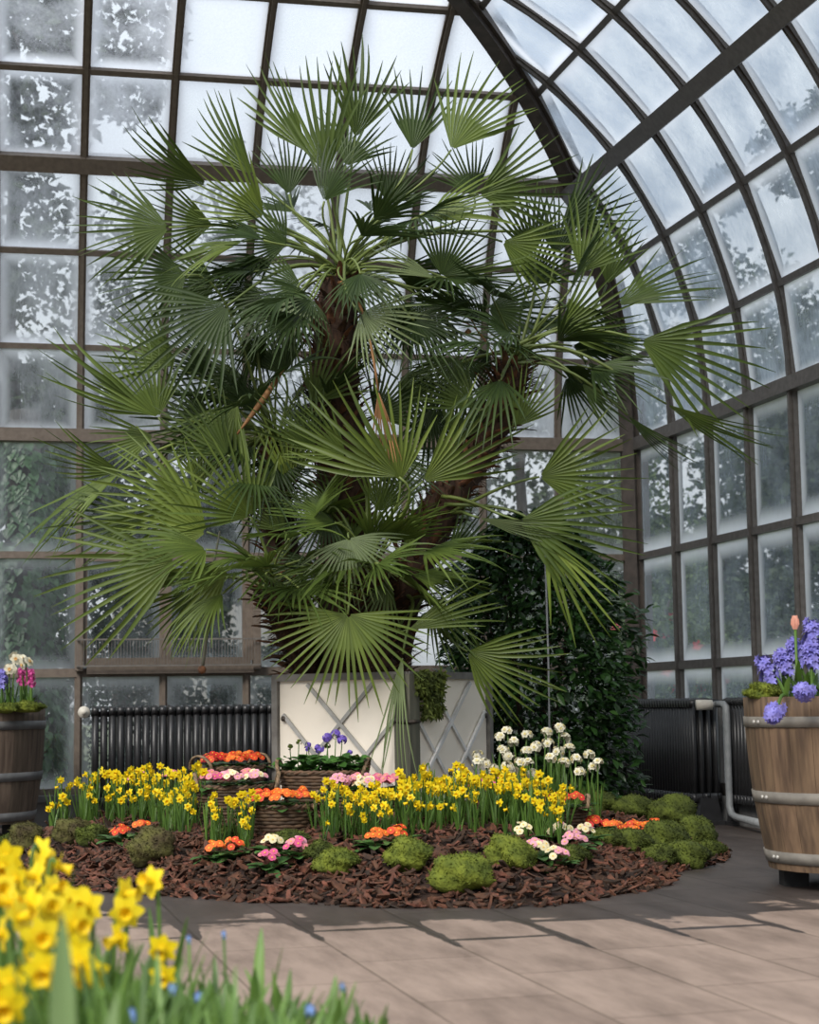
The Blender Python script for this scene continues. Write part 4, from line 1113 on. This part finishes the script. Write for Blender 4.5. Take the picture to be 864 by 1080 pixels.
# white narcissi
def floret_mesh(s_, mp, mc):
    p = MB(); petal_star(6, s_, s_ * .8, .12, 0, p, prof=((0, .4), (.4, 1), (.75, .9), (1, .25))); petal_star(5, s_ * .6, s_ * .45, .7, 0, p, a0=.3)
    q = MB(); q.lathe([(.002, 0), (s_ * .26, s_ * .1), (s_ * .32, s_ * .34), (s_ * .2, s_ * .25), (.001, s_ * .1)], 8)
    return p.mesh('floret', M[mp]), q.mesh('cup', M[mc])
FL = floret_mesh(.020, 'white', 'lem')
FLB = floret_mesh(.033, 'white', 'peach')
def narcissus(p, h, rz, nfl, label, group, rnd, fl=FL, spread=.024, name='narcissus'):
    t = thing(name, label, 'flower', p, rz, group)
    st = MB(); top = V((rnd.uniform(-.02, .02), rnd.uniform(-.02, .02), h)); st.tube(spl([V((0, 0, 0)), V((0, 0, h * .5)), top], 3), .0042, 5)
    st.build('stem', M['dleaf'], t)
    lf = MB()
    for k in range(4): strap(lf, h * rnd.uniform(.6, .9), .014, rnd.uniform(0, 6.28), rnd.uniform(.04, .2), rnd.uniform(0, .12))
    lf.build('foliage', M['dleaf'], t)
    for k in range(nfl):
        a = k * 2.4 + rnd.uniform(-.3, .3); el = rnd.uniform(-.3, 1.0)
        fc = V((cos(a) * cos(el), sin(a) * cos(el), sin(el)))
        m_ = frame(fc).to_4x4(); m_.translation = top + fc * spread * rnd.uniform(.7, 1.1)
        f = inst('floret', fl[0], t, m_); inst('cup', fl[1], f)
rnd = random.Random(8)
npts = [(508, 797), (516, 806), (527, 778), (533, 792), (539, 772), (540, 797), (546, 783), (549, 805), (553, 776), (556, 793), (562, 806), (566, 788), (573, 773), (577, 784), (581, 800), (587, 769), (592, 779), (590, 793), (596, 805), (602, 790), (606, 801), (618, 796), (630, 806), (519, 812), (545, 815), (500, 806), (611, 814), (622, 810), (560, 817), (532, 809)]
for (x, y) in npts:
    D = 8.25 + (.35 if y < 785 else .15 if y < 800 else 0) + rnd.uniform(-.04, .04) - (.12 if x < 530 else 0)
    top = at(x, y, D); g = mound(top.x, top.y) - .01
    narcissus((top.x, top.y, g), top.z - g, rnd.uniform(0, 6.28), rnd.choice((5, 6, 7)), 'creamy white narcissus in the tall cluster at right of the planter box', 'white narcissi beside the planter box', rnd)

# primroses
def prim_flower(s_, mt):
    mb = MB()
    for k in range(5):
        a = 2 * pi * k / 5; d_ = V((cos(a), sin(a), .15))
        mb.leaf(V((0, 0, 0)), d_, V((0, 0, 1)), s_, s_ * 1.05, 0, bend=.12, fold=.06, prof=((0, .25), (.4, .8), (.75, 1), (.95, .75), (1, .4)))
    mb.lathe([(s_ * .22, .003), (s_ * .14, .0045), (.0005, .004)], 8, 1)
    return mb.mesh('flower', [M[mt], M['eye']])
PF = {k: prim_flower(.0160, k) for k in ('orange', 'redorange', 'pink', 'deeppink', 'cream', 'red', 'rose')}
def rosette(seed, r_, n, mt):
    rnd = random.Random(seed); mb = MB()
    for k in range(n):
        a = k * 2.4 + rnd.uniform(-.2, .2); el = rnd.uniform(.15, .9); d_ = V((cos(a), sin(a), el))
        mb.leaf(V((cos(a) * .01, sin(a) * .01, .005)), d_, V((-cos(a) * el, -sin(a) * el, 1)), r_ * rnd.uniform(.75, 1.1), r_ * .52, 0, bend=.45, fold=.12, prof=((0, .25), (.25, .6), (.55, 1), (.8, .95), (.95, .55), (1, .1)))
    return mb.mesh('foliage', M[mt])
RO = [rosette(i, .095, 15, 'pleaf') for i in range(4)]
def primrose(px, py, D, cols, label, rnd, n=11, w=.055, hgt_=.055, group=None, base=None):
    """px, py: centre of the flower head"""
    c = at(px, py, D); b = V((c.x, c.y, c.z - hgt_)) if base is None else base
    t = thing('primrose', label, 'flower', b, rnd.uniform(0, 6.28), group)
    inst('foliage', rnd.choice(RO), t)
    n = int(n * 1.5)
    for k in range(n):
        a = k * 2.4; r_ = w * sqrt((k + .5) / n); z = hgt_ + .022 * (1 - (r_ / w) ** 2) + rnd.uniform(-.012, .012)
        fc = V((cos(a) * r_ / w * .8 + rnd.gauss(0, .2), sin(a) * r_ / w * .8 + rnd.gauss(0, .2), .7))
        cam_l = (Matrix.Rotation(-t.rotation_euler.z, 3, 'Z') @ V((0, -1, .25)))
        fc = (fc.normalized() + cam_l * .55).normalized()
        m_ = frame(fc).to_4x4() @ Matrix.Rotation(rnd.uniform(0, 1.2), 4, 'Z'); m_.translation = V((cos(a) * r_, sin(a) * r_, z))
        inst('flower', PF[rnd.choice(cols)], t, m_)
    return t
rnd = random.Random(31)
def ground_prim(px, py, cols, label, n=10, w=.05):
    p = hit(px, py + 16); primrose(px, py, p.y, cols, label, rnd, n, w, base=p + V((0, 0, .0)))
ground_prim(126, 874, ['redorange', 'orange'], 'red-orange primrose in the mulch before the left daffodil drift', 8, .045)
ground_prim(148, 868, ['redorange', 'orange'], 'small orange primrose close behind the leftmost red-orange primrose', 6, .04)
ground_prim(226, 893, ['orange'], 'orange primrose in the mulch right of the brown mossy stone', 7, .04)
ground_prim(247, 890, ['orange', 'redorange'], 'orange primrose in the mulch left of the mixed pink primroses', 8, .042)
ground_prim(284, 903, ['deeppink', 'rose'], 'deep pink primrose nearest the front of the mulch', 7, .04)
ground_prim(288, 886, ['cream', 'cream', 'white'] if False else ['cream'], 'cream primrose between the deep pink and the rose primroses', 7, .04)
ground_prim(312, 890, ['rose', 'pink', 'deeppink'], 'rose pink primrose before the front wicker basket', 9, .045)
ground_prim(397, 880, ['orange'], 'orange primrose left of the rounded moss cushion', 7, .04)
ground_prim(418, 876, ['orange', 'redorange'], 'orange primrose before the right daffodil drift', 9, .045)
ground_prim(568, 892, ['pink', 'cream'], 'pale pink primrose beside the sloping moss cushion', 9, .05)
ground_prim(588, 900, ['pink', 'cream'], 'pale pink primrose lowest of the right-hand group', 8, .045)
ground_prim(590, 873, ['pink', 'cream'], 'pale pink primrose topmost of the right-hand group', 10, .05)
ground_prim(606, 884, ['pink'], 'pink primrose at the right of the right-hand group', 10, .048)
ground_prim(618, 874, ['cream', 'pink'], 'creamy primrose beside the orange row on the moss bank', 7, .04)
ground_prim(552, 874, ['cream'], 'cream primrose half hidden below the right daffodil drift', 6, .035)
for i, (x, y) in enumerate(((626, 864), (645, 868), (668, 869), (690, 868))):
    ground_prim(x, y, ['orange', 'redorange'] if i else ['redorange', 'red'], ('leftmost', 'second from left', 'third from left', 'rightmost')[i] + ' primrose of the orange row on the moss bank', 11, .05)
# primroses standing behind the drifts
def back_prim(px, py, D, cols, label, n=10, w=.05):
    c = at(px, py, D); g = mound(c.x, c.y); primrose(px, py, D, cols, label, rnd, n, w, max(.05, c.z - g), base=V((c.x, c.y, g)))
back_prim(146, 819, 8.95, ['pink', 'rose'], 'pink primrose behind the left daffodil drift, left of two', 10)
back_prim(181, 819, 8.9, ['rose', 'deeppink'], 'deep pink primrose behind the left daffodil drift, right of two', 9)
back_prim(505, 829, 8.0, ['red', 'deeppink'], 'red primrose peeping out behind the right daffodil drift', 8)
back_prim(525, 827, 8.0, ['deeppink', 'rose'], 'rose primrose behind the right daffodil drift before the white narcissi', 8)
back_prim(545, 832, 8.0, ['pink'], 'pale pink primrose behind the right daffodil drift before the white narcissi', 7)
back_prim(470, 830, 8.0, ['redorange'], 'red-orange primrose behind the right daffodil drift near the box corner', 7)

# ------------------------------------------------------------------ wicker baskets
def basket_meshes(rx, ry, h, flare=.86, pale=False):
    mb = MB(); rows_ = max(6, int(h / .014)); n = 56
    for i in range(rows_):
        f = (i + .5) / rows_; k = flare + (1 - flare) * f; ph = (i % 2) * pi
        pts = [(cos(2 * pi * j / n) * (rx * k + .0035 * sin(14 * 2 * pi * j / n + ph)), sin(2 * pi * j / n) * (ry * k + .0035 * sin(14 * 2 * pi * j / n + ph)), h * f) for j in range(n)]
        mb.tube(pts, h / rows_ * .62, 5, closed=True)
    for j in range(28):
        a = 2 * pi * j / 28 + pi / 28
        mb.tube([(cos(a) * rx * flare, sin(a) * ry * flare, 0), (cos(a) * rx, sin(a) * ry, h)], .004, 5)
    for ph in (0, pi / 2 * 2):
        pts = [(cos(2 * pi * j / n) * (rx + .005 * cos(18 * 2 * pi * j / n + ph)), sin(2 * pi * j / n) * (ry + .005 * cos(18 * 2 * pi * j / n + ph)), h + .006 * sin(18 * 2 * pi * j / n + ph)) for j in range(n)]
        mb.tube(pts, .0075, 5, closed=True)
    mb.lathe([(.001, .004), (flare, .004)], 28, 0, sx=rx, sy=ry)
    body = mb
    hd = MB(); hw = ry * .62; hh = .075
    for ph in (0, 2.1, 4.2):
        pts = []
        for j in range(25):
            f = j / 24; a = pi * f; 
            pts.append((.005 * cos(f * 30 + ph), cos(a) * hw + .004 * sin(f * 30 + ph), sin(a) * hh - .012))
        hd.tube(pts, .0055, 5)
    so = MB(); so.lathe([(.001, h - .012), (.97, h - .02)], 24, 0, sx=rx, sy=ry)
    return body, hd, so
def basket(label, px, pyrim, D, rx, ry, h, rz, pale=False):
    c = at(px, pyrim, D); b = V((c.x, c.y, c.z - h))
    t = thing('wicker_basket', label, 'basket', b, rz)
    body, hd, so = basket_meshes(rx, ry, h)
    body.build('basket_body', M['wicker'], t)
    me = hd.mesh('handle', M['wicker_l'])
    for sg in (1, -1):
        m_ = Matrix.Translation((sg * (rx - .004), 0, h)) @ Matrix.Rotation(sg * .25, 4, 'Y'); inst('handle', me, t, m_)
    so.build('soil', M['soil'], t)
    if b.z > mound(b.x, b.y) + .01:
        ft = MB(); ft.lathe([(.001, 0), (.80, 0)], 24, 0, sx=rx, sy=ry)
    return t, c
def basket_prims(c, rx, ry, rz, spots, cols, labels, n=11, w=.055):
    for (u, v_), cs, lb in zip(spots, cols, labels):
        x = cos(rz) * u * rx - sin(rz) * v_ * ry; y = sin(rz) * u * rx + cos(rz) * v_ * ry
        t = primrose(432, 800, 8, cs, lb, rnd, n, w, .06, base=V((c.x + x, c.y + y, c.z - .018)))
# A back left
rzA = .85
_, cA = basket('wicker basket of red-orange primroses in front of the left radiator', 243, 809, 8.75, .20, .13, .17, rzA)
basket_prims(cA, .2, .13, rzA, [(-.6, .0), (-.15, .3), (-.05, -.45), (.35, .25), (.6, -.25)], [['redorange', 'red'], ['redorange'], ['redorange', 'orange'], ['orange'], ['orange', 'redorange']],
  ['red-orange primrose at the far end of the radiator-side basket', 'red-orange primrose at the back of the radiator-side basket', 'red-orange primrose at the front left of the radiator-side basket', 'orange primrose at the back right of the radiator-side basket', 'orange primrose at the near end of the radiator-side basket'], 13)
rzC = .12
_, cC = basket('wicker basket of pink primroses behind the small daffodil clump', 250, 829, 8.15, .185, .12, .17, rzC)
basket_prims(cC, .185, .12, rzC, [(-.62, -.1), (-.2, .35), (-.12, -.4), (.3, .3), (.42, -.3)], [['deeppink', 'rose'], ['pink'], ['pink', 'cream'], ['pink', 'rose'], ['pink', 'cream']],
  ['deep pink primrose at the left end of the pink basket', 'pale pink primrose at the back of the pink basket', 'pink and cream primrose at the front of the pink basket', 'pink primrose at the back right of the pink basket', 'pink and cream primrose at the right end of the pink basket'], 12, .06)
rzB = -.12
_, cB = basket('long wicker basket of violet flowers against left face of planter box', 341, 814, 8.22, .205, .115, .15, rzB)
rzD = .05
_, cD = basket('front wicker basket of orange primroses between the daffodil clumps', 298, 850, 7.62, .145, .105, .135, rzD)
basket_prims(cD, .145, .105, rzD, [(-.6, -.1), (-.1, .35), (.05, -.5), (.55, .2)], [['orange', 'redorange'], ['orange'], ['orange'], ['orange', 'redorange']],
  ['orange primrose at the left end of the front basket', 'orange primrose at the back of the front basket', 'orange primrose at the front of the front basket', 'orange primrose at the right end of the front basket'], 12)
rzE = -.05
_, cE = basket('wicker basket of pink primroses behind the middle daffodil clump', 385, 834, 8.0, .175, .11, .15, rzE)
basket_prims(cE, .175, .11, rzE, [(-.62, -.1), (-.25, .35), (0, -.35), (.35, .25), (.65, -.1)], [['pink'], ['pink', 'rose'], ['pink', 'cream'], ['deeppink', 'rose'], ['deeppink', 'rose']],
  ['pale pink primrose at the left end of the middle basket', 'pink primrose at the back of the middle basket', 'pink and cream primrose at the front of the middle basket', 'deep pink primrose at the back right of the middle basket', 'deep pink primrose at the right end of the middle basket'], 12)
rzF = 0.1
_, cF = basket('small wicker basket of red primroses at right end of the daffodils', 594, 853, 7.95, .105, .085, .10, rzF)
basket_prims(cF, .105, .085, rzF, [(-.45, -.1), (.1, .3), (.45, -.2)], [['red', 'redorange'], ['red'], ['red', 'redorange']],
  ['red primrose at the left of the small right basket', 'red primrose at the back of the small right basket', 'red primrose at the right of the small right basket'], 9, .045)
# violet umbel plants in basket B
def violet_plant(c, stems, label, seed):
    rnd = random.Random(seed); t = thing('violet_flower', label, 'flower', c)
    lf = MB()
    for k in range(46):
        a = rnd.uniform(0, 6.28); r_ = rnd.uniform(0, .075); z = rnd.uniform(.01, .075); s_ = rnd.uniform(.035, .055)
        lf.leaf(V((cos(a) * r_, sin(a) * r_, z)), V((cos(a), sin(a), rnd.uniform(.1, .8))), V((rnd.gauss(0, .3), rnd.gauss(-.3, .3), 1)), s_, s_ * .95, 0, bend=.35, prof=((0, .4), (.3, 1), (.6, .9), (.85, .8), (1, .2)))
    lf.build('foliage', M['pleaf2'], t)
    for (dx, h, full) in stems:
        st = MB(); q = V((dx, rnd.uniform(-.03, .03), h)); st.tube(spl([V((dx * .6, 0, .02)), V((dx * .9, 0, h * .6)), q], 3), .0025, 5); so_ = st.build('flower_stem', M['dleaf'], t)
        hd = MB()
        for k in range(16 if full else 8):
            d_ = V((rnd.gauss(0, 1), rnd.gauss(0, 1), rnd.gauss(.4, .7))).normalized(); p = q + d_ * (.020 if full else .012)
            petal_star(5, .013 if full else .008, .009, .2, 0, hd, p, frame(d_))
        hd.build('flower_head', M['violet'] if full else M['moss_dark'] if rnd.random() < .4 else M['violet'], so_)
bx = lambda u, v_: V((cB.x + cos(rzB) * u * .205 - sin(rzB) * v_ * .115, cB.y + sin(rzB) * u * .205 + cos(rzB) * v_ * .115, cB.z - .012))
violet_plant(bx(-.62, 0), [(-.03, .13, 0), (.01, .15, 0), (.05, .12, 0)], 'green plant with unopened flower stems at left of the long basket', 1)
violet_plant(bx(-.2, .1), [(-.03, .14, 0), (.02, .12, 1), (.06, .13, 0)], 'green plant with a small violet flower in the middle of the long basket', 2)
violet_plant(bx(.2, -.05), [(-.02, .17, 1), (.02, .185, 1), (.05, .16, 1)], 'green plant with the large violet flower heads in the long basket', 3)
violet_plant(bx(.62, 0), [(.0, .10, 0), (.03, .08, 0)], 'green leafy plant with short stems at right of the long basket', 4)

# ------------------------------------------------------------------ plants in the barrels
def hyacinth_spike(L_, r_, mt, seed):
    rnd = random.Random(seed); mb = MB()
    for k in range(34):
        f = (k + .5) / 34; a = k * 2.4; rr_ = r_ * (1 - .35 * f ** 2); d_ = V((cos(a), sin(a), .25 + f * .7)).normalized()
        d_ = (d_ + V((rnd.gauss(0, .25), rnd.gauss(0, .25), rnd.gauss(0, .25)))).normalized(); p = V((0, 0, L_ * f + rnd.uniform(-.006, .006))) + d_ * rr_ * rnd.uniform(.5, .75)
        petal_star(6, r_ * .42, r_ * .22, .25, 0, mb, p, frame(d_), prof=((0, .6), (.5, 1), (1, .15)))
    mb.tube([(0, 0, 0), (0, 0, L_ * .95)], r_ * .35, 6)
    return mb.mesh('flower_spike', M[mt])
HY = [hyacinth_spike(.085, .052, 'hyac', 1), hyacinth_spike(.10, .054, 'hyac', 2)]; HYP = [hyacinth_spike(.09, .034, 'hyacp', 3)]
def hyacinth(top, base, mesh, label, rnd, group=None, leaves=5, lh=.17):
    """top: lower end of the spike"""
    t = thing('hyacinth', label, 'flower', base, 0, group); q = V(top) - V(base)
    st = MB(); st.tube(spl([V((0, 0, 0)), q * .5 + V((0, 0, .02)), q], 3), .007, 6); st.build('stem', M['dleaf'], t)
    lf = MB()
    for k in range(leaves): strap(lf, lh * rnd.uniform(.7, 1.1), .024, rnd.uniform(0, 6.28), rnd.uniform(.1, .45), rnd.uniform(0, .2))
    lf.build('foliage', M['dleaf'], t)
    d_ = (q.normalized() + V((0, 0, .5))).normalized() if q.z > 0 else q.normalized()
    m_ = frame(d_).to_4x4(); m_.translation = q; inst('flower_spike', mesh, t, m_)
rnd = random.Random(9)
zt = .725
for (x, y, D, lb) in ((815, 709, 6.95, 'blue-violet hyacinth lowest on the left side of the right barrel'), (830, 699, 6.9, 'blue-violet hyacinth second from the left in the right barrel'), (842, 687, 7.05, 'blue-violet hyacinth behind the two left ones in the right barrel'), (856, 692, 6.8, 'blue-violet hyacinth in the middle of the right barrel'), (857, 672, 7.0, 'tall blue-violet hyacinth at the top of the right barrel bunch'), (880, 690, 6.85, 'blue-violet hyacinth at the right edge of the picture'), (872, 668, 7.1, 'tall blue-violet hyacinth furthest right and back')):
    tp = at(x, y + 12, D); bs = V((tp.x + .06 * (1 if x < 850 else 0), D, zt - .02)); bs.y = min(max(D, 6.75), 7.3)
    hyacinth(tp, bs, HY[int(x) % 2], lb, rnd)
tp = at(820, 757, 6.62); hyacinth(tp + V((0, 0, .035)), at(829, 733, 6.73), HY[0], 'blue-violet hyacinth fallen over the rim of the right barrel', rnd, leaves=2, lh=.08)
tp = at(851, 729, 6.60); hyacinth(tp, at(864, 728, 6.75), HY[0], 'drooping blue-violet hyacinth just above the rim of the right barrel', rnd, leaves=2, lh=.1)
tp = at(839, 664, 7.0); bs = V((tp.x, tp.y, zt - .02)); t = thing('tulip', 'pale pink tulip bud rising above the hyacinths', 'flower', bs)
q = tp - bs; mb = MB(); mb.tube([(0, 0, 0), q * .5, q], .006, 6); mb.build('stem', M['dleaf'], t)
mb = MB()
for k in range(4): strap(mb, .22 * (.7 + .12 * k), .032, 1.2 + k * 1.7, .25, .12)
mb.build('foliage', M['dleaf'], t)
mb = MB()
for k in range(6):
    a = k * pi / 3; mb.leaf(q + V((cos(a) * .008, sin(a) * .008, 0)), V((cos(a) * .35, sin(a) * .35, 1)), V((-cos(a), -sin(a), .3)), .055, .034, 0, bend=-.28, fold=.25, prof=((0, .45), (.35, 1), (.7, .85), (1, .1)))
mb.build('flower', M['tulip'], t)
tp = at(803, 727, 6.95); moss('moss_cushion', 'yellow-green moss on the left rim of the right barrel', 'moss', tp + V((.02, 0, -.01)), .075, .07, .038, 'moss', 71, 0)
tp = at(856, 735, 7.2); moss('moss_cushion', 'moss on the soil among the hyacinths of the right barrel', 'moss', V((BR.x, BR.y, .725)), .2, .2, .03, 'moss_dark', 72, 0)
# left barrel
for (x, y, D, lb) in ((22, 722, 10.25, 'pink hyacinth left of two in the left barrel'), (33, 724, 10.2, 'pink hyacinth at the right rim of the left barrel'), (27, 722, 10.45, 'pink hyacinth behind the other two in the left barrel')):
    tp = at(x, y, D); hyacinth(tp, V((tp.x, tp.y, .72)), HYP[0], lb, rnd, lh=.13)
tp = at(2, 725, 10.2); hyacinth(tp, V((tp.x, tp.y, .72)), HY[0], 'blue-violet hyacinth in the left barrel', rnd, lh=.16)
for (x, y, D, lb) in ((10, 706, 10.2, 'white narcissus with peach cup leftmost in the left barrel'), (14, 695, 10.4, 'white narcissus at the back of the left barrel'), (24, 697, 10.45, 'white narcissus highest at the right of the left barrel'), (29, 700, 10.2, 'creamy narcissus leaning over the pink hyacinths')):
    tp = at(x, y, D); narcissus((tp.x, tp.y, .72), tp.z - .72, rnd.uniform(0, 6), 3, lb, None, rnd, FLB, .03)
tp = at(28, 738, 10.05); moss('moss_cushion', 'moss on the front rim of the left barrel', 'moss', V((tp.x, tp.y, .755)), .10, .07, .03, 'moss', 73, 0)
tp = at(6, 738, 10.0); moss('moss_cushion', 'moss on the left barrel below the blue hyacinth', 'moss', V((tp.x, tp.y, .752)), .09, .07, .028, 'moss', 74, 0)

# ------------------------------------------------------------------ foreground bed
mb = MB()
ol = [(-1.5, 1.2), (-.25, 1.2), (-.12, 2.2), (-.08, 2.9), (-.30, 3.35), (-.75, 3.65), (-1.5, 3.75)]
mb.add([(x, y, .0) for x, y in ol] + [(x * .98 - .02, y - .03, .11) for x, y in ol], [tuple(range(7, 14))] + [(k, (k + 1) % 7, 7 + (k + 1) % 7, 7 + k) for k in range(7)])
o = mb.build('near_bed', M['soil'], None, False); o.name = 'soil_bed'; tag(o, 'near bed of soil under the foreground daffodils', 'flower bed')
rnd = random.Random(55)
NV = [daff_variant(h, 1, 70 + i, 3, .016, 'dleaf_n', DHN) for i, h in enumerate((.40, .36, .33, .30, .27, .24))]
nf = [(41, 899, 3.4), (60, 913, 3.3), (3, 914, 3.2), (18, 927, 3.1), (38, 925, 3.25), (55, 938, 3.15), (80, 951, 3.1), (92, 956, 3.05), (131, 943, 3.2), (133, 962, 3.1), (160, 930, 3.3), (127, 989, 3.0), (172, 1000, 3.1), (172, 1029, 3.0), (92, 1025, 2.7), (80, 976, 2.9), (42, 989, 2.75), (24, 1012, 2.65), (48, 1024, 2.6), (4, 985, 2.7), (10, 1036, 2.5), (32, 955, 2.9), (52, 958, 2.95), (12, 952, 2.9), (80, 1003, 2.8), (20, 968, 2.8), (66, 968, 3.0), (1, 940, 3.0), (85, 1016, 2.65), (30, 940, 3.3), (4, 1060, 2.45), (68, 948, 3.3), (47, 912, 3.45), (16, 938, 3.35), (8, 903, 3.4)]
for i, (x, y, D) in enumerate(nf):
    tip = at(x, y, D); h = tip.z - .10
    k = min(range(6), key=lambda j: abs((.40, .36, .33, .30, .27, .24)[j] - h))
    st, lf, lst, hd = NV[k]; sc = h / lst[0][0].z
    rz = -pi / 2 + rnd.gauss(0, 1.1)
    lt = Matrix.Rotation(rz, 3, 'Z') @ lst[0][0] * sc
    place_daff(NV[k], (tip.x - lt.x, tip.y - lt.y, .10), rz, sc, 'large yellow daffodil in the blurred foreground bed', 'foreground daffodils', rnd)
def bulb_plant(p, h, n, w_, mt, label, group, rnd, spread=.35):
    t = thing('bulb_plant', label, 'plant', p, rnd.uniform(0, 6), group)
    for k in range(n):
        lf = MB(); strap(lf, h * rnd.uniform(.7, 1.1), w_ * rnd.uniform(.8, 1.3), k * 2.4 + rnd.uniform(-.3, .3), rnd.uniform(.05, spread), rnd.uniform(0, .3)); lf.build('leaf', M[mt], t)
pl = 0
while pl < 125:
    x = rnd.uniform(-5, 420); D = rnd.uniform(2.3, 3.45)
    topy = 985 if x < 130 else 992 + (x - 150) * .27
    y = topy + rnd.uniform(0, 55) + (3.4 - D) * 18
    p = at(x, y, D); h = p.z - .09
    if h < .05: continue
    if p.x > -.06 and D > 3.2: continue
    bulb_plant((p.x, p.y, .09), h * 1.05, 6, .017, 'dleaf_n', 'leafy green bulb plant in the foreground bed', 'foreground bulb plants', rnd)
    pl += 1
for i, (x, y, D, lb) in enumerate(((390, 1048, 3.0, 'bulb plant with pointed leaves at the right tip of the foreground bed'), (345, 1030, 3.1, 'bulb plant with upright leaves near the right end of the foreground bed'), (296, 1000, 3.2, 'bulb plant with broad leaves standing highest right of the foreground daffodils'), (268, 998, 3.25, 'bulb plant with slim leaves left of the broad-leaved one in the foreground'))):
    p = at(x, y, D); bulb_plant((p.x, p.y, .07), p.z - .06, 5, .021, 'dleaf_n', lb, None, rnd, .25)
# one tall broad leaf close to the camera
p = at(62, 965, 2.0); t = thing('tulip_leaf', 'tall broad grey-green blurred leaf in front of the near daffodils', 'plant', (p.x + .01, p.y, .11))
mb = MB(); mb.leaf(V((0, 0, 0)), V((-.015, 0, 1)), V((0.2, -1, 0)), p.z - .11, .034, 0, bend=.04, fold=.25, prof=((0, .7), (.3, 1), (.6, 1), (.8, .8), (.92, .45), (1, .04))); mb.build('leaf', M['blade'], t)
p = at(80, 1050, 2.0); mb = MB(); mb.leaf(V((.012, .02, 0)), V((.10, 0, 1)), V((-.2, -1, 0)), p.z - .11, .036, 0, bend=.1, fold=.25); mb.build('leaf', M['blade'], t)
# small blue flowers
for i, (x, y, D, lb) in enumerate(((182, 1043, 2.95, 'pale blue flower below the rightmost foreground daffodil'), (210, 1052, 3.0, 'bright blue flower right of the foreground daffodils'), (138, 1070, 2.7, 'blue flower at the bottom edge left of the pale blue one'), (327, 1065, 2.9, 'blue flower among the leaves near the right end of the foreground bed'), (361, 1040, 3.0, 'small blue grape-like flower standing clear against the paving'), (199, 990, 3.2, 'grey-blue bud on a stem above the foreground leaves'), (236, 985, 3.25, 'small dark blue bud leaning against the paving'))):
    tp = at(x, y, D); t = thing('squill', lb, 'flower', (tp.x, tp.y, .1)); h = tp.z - .1
    mb = MB(); mb.tube([(0, 0, 0), (.004, 0, h * .6), (0, 0, h)], .0028, 5); mb.build('stem', M['dleaf_n'], t)
    mb = MB()
    for k in range(7):
        d_ = V((cos(k * 2.4), sin(k * 2.4), .3)).normalized(); petal_star(5, .008 if i < 4 else .004, .006, .2, 0, mb, V((0, 0, h - .002 * k + .004)) + d_ * (.005 if i < 4 else .002), frame(d_))
    mb.build('flower', M['blue'], t)
